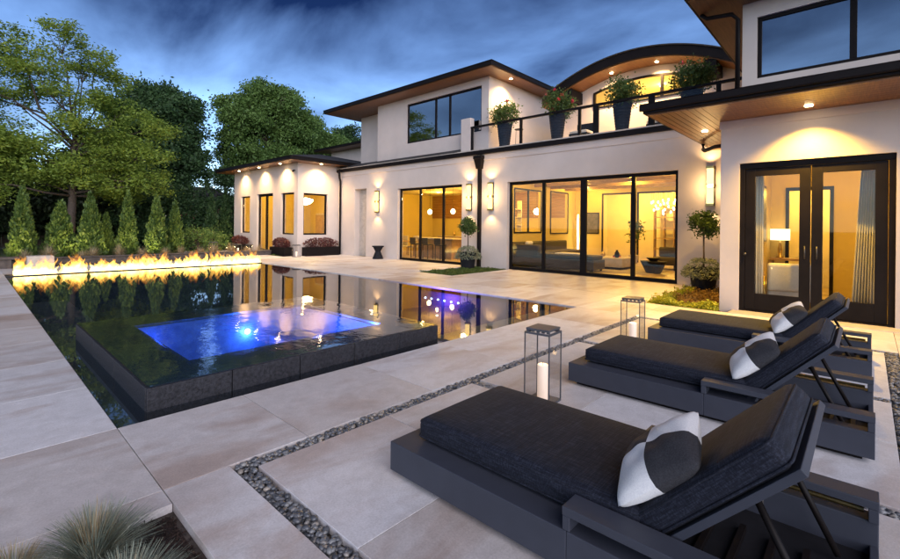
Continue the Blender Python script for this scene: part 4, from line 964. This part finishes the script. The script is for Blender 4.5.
# hourglass stool
stl = thing('garden_stool', 'black hourglass stool against the wall below a lamp', 'stool', (12.6, 16.05, 0))
MB().lathe([(.24, 0), (.24, .03), (.13, .30), (.12, .33)], n=20).build('foot', 'pot_dark', stl); MB().lathe([(.12, .331), (.22, .52), (.27, .54), (.27, .58)], n=20).build('seat', 'pot_dark', stl)

# ------------------------------------------------------------------ fire trough and flames
ft = thing('fire_trough', 'long dark stone fire trough along the far edge of the pool', 'fire trough', (4.4, 17.47, -.1))
m = MB(); m.box(-3.62, 3.5, -.24, -.16, -.2, .105); m.box(-3.62, 3.5, .16, .24, -.2, .105); m.box(-3.62, -3.54, -.159, .159, -.2, .105); m.box(3.42, 3.5, -.159, .159, -.2, .105)
m.build('trough', 'granite', ft, bevel=.005); MB().box(-3.53, 3.41, -.155, .155, -.2, .075).build('burner_bed', 'ember', ft)
fm = MB(); nfl = 300
def tongue(x, y, h, r, ph):
    n = 7; prof = [(0, .75), (.08, 1.0), (.22, .95), (.42, .70), (.62, .45), (.80, .24), (.93, .09), (1.0, .01)]
    vs = []; fs = []
    for i, (tz, tr) in enumerate(prof):
        ox = .07*h*math.sin(ph+tz*6)*tz*3; oy = .05*h*math.cos(ph*1.7+tz*4)*tz
        for k in range(n):
            a = 2*math.pi*k/n; rr = r*tr*(1+.25*math.sin(3*a+ph+tz*3)); vs.append((x+ox+rr*math.cos(a)*1.25, y+oy+rr*math.sin(a), h*tz))
    for i in range(len(prof)-1):
        for k in range(n): fs.append((i*n+k, i*n+(k+1) % n, (i+1)*n+(k+1) % n, (i+1)*n+k))
    fm.add(vs, fs)
flc = np.linspace(1.1, 7.72, 38)+rng.uniform(-.07, .07, 38); fla = rng.uniform(.10, 1.0, 38)**1.3
for q in range(nfl):
    w_ = int(rng.integers(0, 38)); x = float(np.clip(flc[w_]+rng.normal(0, .10), 1.05, 7.82)) if q % 4 else float(rng.uniform(1.1, 7.75)); big = fla[w_]*math.exp(-((x-flc[w_])/.13)**2)
    tongue(x, 17.47+rng.uniform(-.10, .10), rng.uniform(.12, .32)+1.0*big*rng.uniform(.1, 1)**1.3, rng.uniform(.04, .085), rng.uniform(0, 6.28))
flo = fm.build('flames', 'flame_mat', smooth=True); flo.location = (0, 0, -.03); tag(flo, 'long row of yellow flames leaping from the trough behind the pool', 'fire', kind='stuff')

# low dark seat wall, stone block and cover beyond the fire
lw = thing('garden_wall', 'low dark stone wall with thin coping behind the flames', 'wall', (6.0, 21.6, 0))
for q in range(9): MB().box(-3.9+.95*q+.004, -3.9+.95*(q+1)-.004, -.15, .15, -.12, .18).build('stone_block', 'stone_dark', lw, bevel=.01)
MB().box(-3.95, 4.70, -.2, .2, .181, .22).build('coping', 'stone_dark', lw, bevel=.01)
sb = thing('stone_block', 'pale squared stone block at the end of the flames', 'stone', (1.75, 20.4, 0)); MB().hexa([(-.35, -.3, -.05), (.35, -.3, -.05), (.35, .3, -.05), (-.35, .3, -.05)], [(-.33, -.28, .36), (.33, -.28, .36), (.33, .28, .36), (-.33, .28, .36)]).build('block', 'stone_pale', sb, bevel=.02)
cv = thing('stone_bench', 'long low dark stone bench left of the pale block', 'bench', (-.2, 20.5, 0)); MB().box(-1.5, 1.45, -.25, .25, .26, .34).build('slab', 'stone_dark', cv, bevel=.015)
for x in (-1.1, 1.1): MB().box(x-.15, x+.15, -.2, .2, -.05, .26).build('foot', 'stone_dark', cv)

# ------------------------------------------------------------------ plants
def ball_plant(parent, c, r, n, size, material, name='foliage', shell=.35, flat=0, aspect=.5):
    return quads_mesh(name, leaf_quads(in_ball(n, c, r, shell), size, flat, aspect), material, parent)
def topiary(x, y, zb, rball, label, uplight):
    t = thing('topiary_tree', label, 'topiary', (x, y, 0), 0, 'topiary trees by the sliding doors')
    MB().lathe([(.20, -.03), (.24, .02), (.31, .55), (.33, .57), (.30, .57), (.28, .50)], n=22).build('pot', 'pot_dark', t)
    MB().tube([(0, 0, .45), (.01, 0, .9), (0, .01, zb)], [.025, .02, .016], 7).build('trunk', 'bark', t, smooth=True)
    a = fuzzy(2600, (0, 0, zb), (rball*.86, rball*.86, rball*.8), 40, .20)
    quads_mesh('crown', leaf_quads(a, .062, 0, .55), 'leaf_topiary', t)
    br = MB()
    for q in range(10):
        d = in_ball(1, (0, 0, zb), (rball*.8,)*3)[0]; br.tube([(0, 0, zb-.1), tuple(d)], [.008, .003], 4)
    br.build('twigs', 'bark', t)
    pts = in_ball(1500, (0, 0, .58), (.52, .50, .22), .2); k = np.hypot(pts[:, 0], pts[:, 1]); pts[:, 2] -= .75*np.clip(k-.25, 0, 1)
    quads_mesh('trailing_foliage', leaf_quads(pts, .085, .2, .32), 'leaf_silver', t)
topiary(12.35, 10.55, 1.50, .36, 'round topiary in a pot of trailing silver leaves beside the square downspout', 0)
topiary(12.0, 2.85, 1.60, .34, 'round topiary in a pot of trailing silver leaves at the canopy end', 0)
def cover(name, x0, x1, y0, y1, h, n, material, size, label, cat, mound=True, z=-.03):
    p = np.stack([rng.uniform(x0, x1, n), rng.uniform(y0, y1, n), rng.uniform(0, 1, n)**1.3*h], 1)
    hm = .55+.45*np.sin(p[:, 0]*9+1)*np.sin(p[:, 1]*8); p[:, 2] = z+p[:, 2]*hm
    o = quads_mesh(name, leaf_quads(p, size, .2, .45), material, None); tag(o, label, cat, kind='stuff'); return o
cover('ground_cover', 10.15, 12.9, 9.25, 10.75, .09, 9000, 'grass_green', .05, 'short green ground cover around the downspout topiary', 'ground cover')
cover('ground_cover', 9.38, 12.9, 2.95, 3.27, .20, 3200, 'leaf_lime', .06, 'lime green edging plants in the bed by the canopy end', 'ground cover')
cover('ground_cover', 9.33, 9.65, 2.03, 2.95, .20, 2400, 'leaf_lime', .06, 'lime green edging plants along the bed by the loungers', 'ground cover')
cover('ground_cover', 9.65, 12.2, 2.05, 2.95, .20, 6500, 'leaf_rust', .055, 'rust coloured low plants filling the bed by the canopy end', 'ground cover')
cover('ground_cover', 10.1, 10.7, 20.4, 25.5, .10, 5000, 'grass_green', .06, 'narrow strip of short grass along the pavilion', 'ground cover')
# feather grasses in the near bed
def tuft(x, y, h, spread, n, width, material, label, cat='ornamental grass', group=None, name='ornamental_grass', z=-.05, extra=None):
    t = thing(name, label, cat, (x, y, z), 0, group)
    quads_mesh('blades', blades((0, 0, 0), n, h, spread, width), material, t)
    if extra: quads_mesh('dry_blades', blades((0, 0, 0), n//5, h*1.08, spread*.5, width), extra, t)
tuft(.40, 2.50, .30, .25, 1300, .0055, 'grass_blue', 'large blue-grey fescue tuft at the planting bed corner', extra='grass_tan')
tuft(.15, 2.62, .20, .14, 600, .005, 'grass_tan', 'small straw coloured fescue tuft beside the large blue-grey one', extra='grass_blue')
tuft(.44, 2.12, .26, .24, 900, .0055, 'grass_blue', 'blue-grey fescue tuft on the dark mulch, inside the bed', extra='grass_tan')
# bark chips on the near mulch
ch_ = leaf_quads(np.stack([rng.uniform(.3, .76, 2600), rng.uniform(1.4, 2.70, 2600), rng.uniform(-.05, -.028, 2600)], 1), .022, .55, .5)
tag(quads_mesh('bark_chips', ch_, 'mulch'), 'dark bark chips covering the near planting bed', 'mulch', kind='stuff')
# grasses behind the low wall
for q in range(17):
    x = .8+.72*q+rng.uniform(-.2, .2); y = 22.5+rng.uniform(-.3, .3)
    tuft(x, y, rng.uniform(.5, .8), rng.uniform(.3, .45), 240, .018, 'grass_tan', 'straw coloured grass tuft in the bed behind the low dark wall', 'grass tuft', 'grass tufts before the conifers', 'grass_tuft', -.05)
# planters and burgundy shrubs round the pavilion
def shrub(parent, c, r, n, size, material): return ball_plant(parent, c, r, n, size, material, 'foliage', .15)
def planter(x0, x1, y0, y1, h, label, group=None):
    cx, cy = (x0+x1)/2, (y0+y1)/2; t = thing('planter_box', label, 'planter', (cx, cy, 0), 0, group); a, b_ = (x1-x0)/2, (y1-y0)/2
    k = MB(); sheet_wall(k, 'z', 0.0, h, -a, a, -b_, b_, [(-a+.04, a-.04, -b_+.04, b_-.04)]); k.build('trough', 'bronze', t, bevel=.004); MB().box(-a+.041, a-.041, -b_+.041, b_-.041, .02, h-.04).build('soil', 'mulch', t)
    s = thing('burgundy_shrub', 'burgundy leaved shrub growing in the '+label, 'shrub', (cx, cy, h-.05), 0, group and 'burgundy shrubs')
    for q in range(7):
        e = in_ball(1, (0, 0, .25), (a*.8, b_*.8, .2))[0]; MB().tube([(e[0]*.4, e[1]*.4, 0), tuple(e)], [.012, .005], 5).build('stem', 'bark', s)
    shrub(s, (0, 0, .22), (a*1.05+.03, b_*1.0+.03, .30), 1300, .085, 'leaf_burgundy')
planter(10.95, 12.75, 19.32, 19.75, .42, 'long dark planter below the pavilion end window')
planter(10.25, 10.68, 20.1, 21.6, .40, 'dark planter between pavilion door and corner')
planter(10.2, 10.65, 24.6, 26.6, .40, 'dark planter beyond the pavilion door')
# balcony pots
def balcony_pot(y, x, label, flowers):
    t = thing('balcony_planter', label, 'planter', (x, y, 4.341), 0, 'tapered planters on the balcony'); prof = []
    for q in range(10):
        r0 = .17+.10*q/10; prof += [(r0, .085*q), (r0+.012, .085*q+.02), (r0+.012, .085*q+.065), (r0, .085*q+.085)]
    prof += [(.28, .852), (.28, .88), (.25, .88), (.24, .82)]
    MB().lathe(prof, n=24).build('pot', 'pot_dark', t)
    s = thing('flowering_shrub', 'leafy shrub '+('with red flowers ' if flowers else '')+'in the '+label, 'shrub', (x, y, 4.341+.80), 0, 'shrubs on the balcony')
    for q in range(12):
        e = in_ball(1, (0, 0, .45), (.3, .3, .3))[0]; MB().tube([(0, 0, 0), tuple(e*.6), tuple(e)], [.012, .008, .004], 5).build('stem', 'bark', s)
    pts = fuzzy(2600, (0, 0, .45), (.42, .42, .36), 26, .30)
    quads_mesh('foliage', leaf_quads(pts, .085, 0, .5), 'leaf_topiary', s)
    if flowers:
        for c in in_ball(flowers, (0, 0, .60), (.50, .50, .36), .9): quads_mesh('flower', leaf_quads(in_ball(40, c, (.055, .055, .045)), .05, 0, .8), 'flower_red', s)
balcony_pot(9.75, 13.42, 'planter beside the slim stand under the hipped eave', 3); balcony_pot(7.6, 13.42, 'planter with most red blooms on the balcony', 9)
balcony_pot(5.42, 13.42, 'planter in front of the arched window', 2); balcony_pot(3.52, 13.42, 'planter half hidden behind the canopy roof', 1)
sd_ = thing('plant_stand', 'slim metal side table on the balcony beside a planter', 'table', (13.75, 9.35, 4.341)); MB().lathe([(.16, .70), (.16, .72)], n=18).build('top', 'bronze', sd_)
for q in range(3): a = q*2.094; MB().tube([(.13*math.cos(a), .13*math.sin(a), 0), (.10*math.cos(a), .10*math.sin(a), .70)], .008, 6).build('leg', 'bronze', sd_)
def balcony_chair(x, y, label):
    t = thing('balcony_chair', label, 'chair', (x, y, 4.341)); MB().box(-.32, .32, -.32, .32, .25, .30).build('seat_frame', 'bronze', t)
    rounded('seat_cushion', -.31, .31, -.31, .31, .301, .40, .03, 'white_fabric', t); MB().box(.28, .32, -.32, .32, .301, .72).build('backrest', 'bronze', t)
    for a in (-.29, .29):
        for b_ in (-.29, .29): MB().box(a-.02, a+.02, b_-.02, b_+.02, 0, .25).build('leg', 'bronze', t)
balcony_chair(14.2, 7.1, 'dark framed cushioned lounge chair on the balcony behind the red blooms'); balcony_chair(14.3, 4.6, 'dark framed cushioned chair on the balcony by the arched window')

# ------------------------------------------------------------------ conifers, trees
def conifer(x, y, h, r, material, label, group, n=4200, up=0):
    t = thing('conifer', label, 'conifer', (x, y, -.06), rng.uniform(0, 6), group)
    MB().tube([(0, 0, 0), (0, 0, h*.9)], [.06, .01], 6).build('trunk', 'bark', t)
    z = 1-np.sqrt(rng.uniform(0, 1, n)); a = rng.uniform(0, 2*math.pi, n); lob = 1+.18*np.sin(a*5+z*14)+.12*np.sin(a*3-z*22)
    prof = np.minimum(1, (z+.03)*9)*(1-z)**.75
    rr = r*prof*lob*rng.uniform(.62, 1.05, n)
    p = np.stack([rr*np.cos(a), rr*np.sin(a), z*h+.02], 1)
    d = np.stack([np.cos(a)*.45, np.sin(a)*.45, np.full(n, 1.0)], 1)+rng.normal(0, .25, (n, 3)); d /= np.linalg.norm(d, axis=1)[:, None]
    w = np.cross(d, rng.normal(size=(n, 3))); w /= np.linalg.norm(w, axis=1)[:, None]
    L = rng.uniform(.10, .22, n)[:, None]; quads_mesh('foliage', np.stack([p-d*L*.4, p+w*L*.28, p+d*L*.6, p-w*L*.28], 1), material, t)
cn_ = [(.45, 24.0, 2.3), (1.55, 24.1, 3.0), (2.70, 24.4, 2.5), (3.62, 24.0, 2.85), (4.30, 24.9, 2.0), (4.98, 24.3, 3.0), (6.02, 24.0, 2.9), (6.95, 24.6, 2.7)]
for q, (x, y, h) in enumerate(cn_): conifer(x, y, h, (.40, .44, .58, .52, .36, .42, .46, .40)[q], 'leaf_cedar', ('clipped conifer in line with the long stone bench', 'tall clipped conifer above the pale squared stone', 'broad low clipped conifer next to the tall one by the pale stone', 'broad clipped conifer before the trunk of the pale airy tree', 'smallest clipped conifer set back in the row', 'tallest clipped conifer in the row behind the fire', 'tall clipped conifer next to the last one of the row', 'clipped conifer that ends the row towards the shrubs')[q], 'conifers behind the fire')
for x, y, h, lb in ((10.0, 28.6, 3.4, 'shortest dark slim conifer beyond the pavilion'), (10.9, 28.9, 3.8, 'tallest dark slim conifer, between two others beyond the pavilion'), (11.7, 29.0, 3.6, 'dark slim conifer closest to the pavilion wall')): conifer(x, y, h, .5, 'leaf_dark', lb, 'dark conifers by the pavilion')
# small garden uplights at the conifers' feet
for q, (x, y) in enumerate(((1.15, 23.2), (2.9, 23.2), (4.4, 23.2), (5.6, 23.2), (7.3, 23.2), (10.6, 27.9))):
    t = thing('garden_spotlight', 'small black ground spotlight at the foot of the conifers' if q < 5 else 'small black ground spotlight before the dark conifers', 'spotlight', (x, y, -.05), 0, 'garden spotlights')
    MB().lathe([(.03, 0), (.05, .02), (.05, .12), (.04, .12)], n=12).build('housing', 'pot_dark', t); MB().lathe([(.035, .1205), (.03, .125)], n=12).build('lens', 'bulb', t)
    lamp('SPOT', (0, 0, .14), 70 if q < 5 else 40, (1, .72, .28), t, target=(.0, .8, 2.0), spot=120, blend=.8, size=.04)

def tree(name, x, y, h, crown_z, clumps, material, leaf, n_per, label, group=None, trunk_r=.22, fork=2.2, flat=.0, lean=(0, 0), kind_lab='tree', shell=.2, aspect=.5, twigs=True, z0=-.1, spread=.27, every=1):
    """tapered trunk, limbs reaching to every clump, leaves spread in each clump's volume; clumps = [(dx,dy,z,rx,ry,rz)]"""
    t = thing(name, label, kind_lab, (x, y, z0), 0, group)
    mb = MB(); mb.tube([(0, 0, 0), (lean[0]*.3, lean[1]*.3, fork*.5), (lean[0]*.6, lean[1]*.6, fork), (lean[0], lean[1], crown_z)], [trunk_r*1.2, trunk_r, trunk_r*.8, trunk_r*.12], 10)
    pts = []
    for ci, (cx, cy, cz, rx, ry, rz) in enumerate(clumps):
        s = max(0.15, min(1, (cz-fork)/(max(crown_z-fork, .1))))*.55
        st_ = Vector((lean[0]*s+lean[0]*.4, lean[1]*s+lean[1]*.4, fork+(crown_z-fork)*s)); en = Vector((cx, cy, cz)); Ln = (en-st_).length; m1 = st_.lerp(en, .35)+Vector((rng.normal(0, .06), rng.normal(0, .06), .10*rng.uniform(-.3, 1)))*Ln; mid = st_.lerp(en, .7)+Vector((rng.normal(0, .06), rng.normal(0, .06), rng.normal(0, .06)))*Ln
        if ci % every == 0: mb.tube([st_, m1, mid, en], [trunk_r*.34, trunk_r*.24, trunk_r*.14, trunk_r*.05], 6)
        if twigs and ci % every == 0:
            for q in range(4):
                e = in_ball(1, (cx, cy, cz), (rx*.8, ry*.8, rz*.8))[0]; mb.tube([(en+mid)/2, tuple(e)], [trunk_r*.10, trunk_r*.03], 4)
        v = rx*ry*rz; n = int(n_per*v**.62); pts.append(fuzzy(n, (cx, cy, cz), (rx, ry, rz), 8, spread))
    mb.build('trunk', 'bark', t, smooth=True)
    P = np.concatenate(pts); quads_mesh('crown', leaf_quads(P, leaf, flat, aspect), material, t)
    return t
# layered pale tree on the left
cl = []
for (cx, cz, rx, rz) in ((-2.7, 8.6, .95, .45), (-2.2, 9.3, .8, .3), (-1.2, 8.2, 1.2, .4), (-.1, 9.9, .7, .35), (.4, 9.2, .6, .3), (1.0, 9.7, .45, .3), (.9, 8.6, .8, .3), (1.7, 7.9, .9, .5), (2.4, 7.2, .8, .5), (2.9, 6.6, .7, .4), (-1.9, 7.3, 1.1, .35),
                         (-2.6, 5.6, 1.2, .45), (-1.4, 5.4, 1.1, .4), (-.2, 6.0, .9, .4), (.9, 5.9, 1.0, .4), (2.0, 5.4, 1.1, .4), (2.9, 5.0, .9, .4), (-2.4, 4.4, 1.1, .45), (-.9, 4.5, 1.1, .4), (.8, 4.6, 1.3, .4), (2.2, 4.2, 1.2, .35),
                         (3.1, 3.9, .9, .35), (-1.9, 3.3, 1.0, .4), (.2, 3.6, .9, .35), (1.6, 3.3, 1.1, .3), (2.9, 3.1, .8, .3), (-.6, 7.6, .7, .3), (.6, 7.1, .6, .3), (-3.4, 7.2, 1.1, .6), (-3.6, 5.0, 1.2, .7), (-3.5, 3.4, 1.1, .6)):
    for q in range(3): cl.append((cx+rng.normal(0, .35), rng.uniform(-1.6, 1.6), cz+rng.normal(0, .25), rx*.9, rx, rz*1.25))
tree('locust_tree', 3.3, 27.4, 10.4, 7.6, cl, 'leaf_locust', .145, 1400, 'tall airy tree with layered pale green foliage behind the conifers', trunk_r=.20, fork=2.4, flat=.55, lean=(.25, .1), shell=.0, aspect=.42, every=3)
def round_crown(rx, ry, z0, z1, n, cr0, cr1):
    out = []
    for q in range(n):
        u = rng.uniform(0, 1); z = z0+(z1-z0)*u; k = math.sin(math.pi*min(.97, .22+.72*u))**.7; a = rng.uniform(0, 6.28); d = rng.uniform(.25, 1)**.6
        r = rng.uniform(cr0, cr1); out.append((rx*k*d*math.cos(a), ry*k*d*math.sin(a), z, r*1.15, r*1.15, r*.8))
    return out
tree('dark_tree', 9.9, 40, 12.5, 9, round_crown(2.7, 2.7, 3.2, 11.6, 60, 1.0, 1.6), 'leaf_dark', .25, 1300, 'dense dark green tree between the pale tree and the pavilion', trunk_r=.3, fork=2.5)
tree('oak_tree', 20.6, 41, 15, 10, [(a-1.5, b_, c, d, e, f) for a, b_, c, d, e, f in round_crown(3.9, 3.6, 5.5, 13.9, 60, .9, 1.5)], 'leaf_oak', .26, 1100, 'broad mid green tree rising above the pavilion roof', trunk_r=.34, fork=4)
tree('oak_tree', 26.0, 46, 13, 9, round_crown(4.4, 4.0, 4.5, 12.9, 34, 1.0, 1.6), 'leaf_oak', .27, 900, 'smaller tree between the pavilion roof and the upper storey', trunk_r=.3, fork=4)
tree('oak_tree', 33.5, 50, 12, 9, round_crown(4.4, 4.0, 4.5, 13.5, 30, 1.0, 1.6), 'leaf_dark', .28, 800, 'dark tree showing at the corner of the upper storey', trunk_r=.3, fork=4)
# shrubs and trees that close the view behind
for (x, y, h, rx, ml, lab) in ((-4.5, 31, 7, 3.0, 'leaf_back', 'dark tree standing behind the long stone bench'), (.2, 36, 5.6, 3.0, 'leaf_back', 'dark tree behind the left side of the pale tree'), (5.6, 36, 5.4, 2.8, 'leaf_back', 'dark tree behind the right side of the pale tree'),
                               (-10, 34, 9, 3.6, 'leaf_back', 'dark tree far to the side of the stone bench')):
    tree('dark_tree', x, y, h, h*.7, round_crown(rx, rx*.8, 1.2, h, 34, .9, 1.4), ml, .26, 900, lab, trunk_r=.2, fork=1.2)
for (x, y, h, rx, lab) in ((8.3, 25.6, 1.3, .8, 'low loose shrub where the conifer row ends'), (9.4, 26.6, 1.1, .8, 'low loose shrub between the conifer row and the pavilion planter'), (9.3, 31.0, 3.6, 1.5, 'loose dark shrub behind the last clipped conifers'), (8.0, 33.5, 4.2, 1.8, 'tall dark shrub behind the conifers beside the fence'), (12.6, 34, 5.0, 1.6, 'dark shrub between fence and pavilion')):
    tree('garden_shrub', x, y, h, h*.6, round_crown(rx, rx, .3 if h < 2 else .6, h, 20, .25 if h < 2 else .55, .4 if h < 2 else .9), 'leaf_oak' if h < 2 else 'leaf_dark', .10 if h < 2 else .17, 900, lab, trunk_r=.08, fork=.5, kind_lab='shrub')
# dark board fence
fn = thing('garden_fence', 'dark board fence behind the shrubs', 'fence', (6.0, 37.5, -.1))
for q in range(60): MB().box(-15+.5*q+.006, -15+.5*(q+1)-.006, 0, .03, .05, 1.9+.0*q).build('board', 'bark', fn)
for q in range(11): MB().box(-15+3*q-.05, -15+3*q+.05, .031, .13, 0, 2.0).build('post', 'bark', fn)
# neighbouring houses glimpsed through the trees
def neighbour(x, y, w, d, h, wallm, label):
    t = thing('neighbour_house', label, 'house', (x, y, -.1)); MB().box(-w/2, w/2, 0, d, 0, h).build('wall', wallm, t)
    MB().hexa([(-w/2-.4, -.4, h+.001), (w/2+.4, -.4, h+.001), (w/2+.4, d+.4, h+.001), (-w/2-.4, d+.4, h+.001)], [(-w/2+d*.4, d*.45, h+2.2), (w/2-d*.4, d*.45, h+2.2), (w/2-d*.4, d*.55, h+2.2), (-w/2+d*.4, d*.55, h+2.2)]).build('roof', 'shingle', t)
    for q in range(int(w//3)):
        wx = -w/2+1.5+3*q; f_ = MB().box(wx-.55, wx+.55, -.05, -.001, 1.0, 2.4).build('window', 'stone_pale', t); MB().box(wx-.47, wx+.47, -.06, -.051, 1.08, 2.32).build('pane', 'coated_glass', f_)
neighbour(17.0, 50, 10, 8, 3.4, 'brick', 'brick neighbouring house with dark roof glimpsed beside the pavilion'); neighbour(7.5, 52, 9, 8, 3.4, 'stone_pale', 'pale neighbouring house glimpsed between the conifers')

# ------------------------------------------------------------------ put every Empty at the base of its thing
def rebase(o, loc):
    loc = Vector(loc); d = loc-o.location; o.location = loc
    for c_ in o.children: c_.location = c_.location-d
rebase(house, (13.0, 10.0, 0)); rebase(spa, ((SPX0+SPX1)/2, (SPY0+SPY1)/2, -.55))
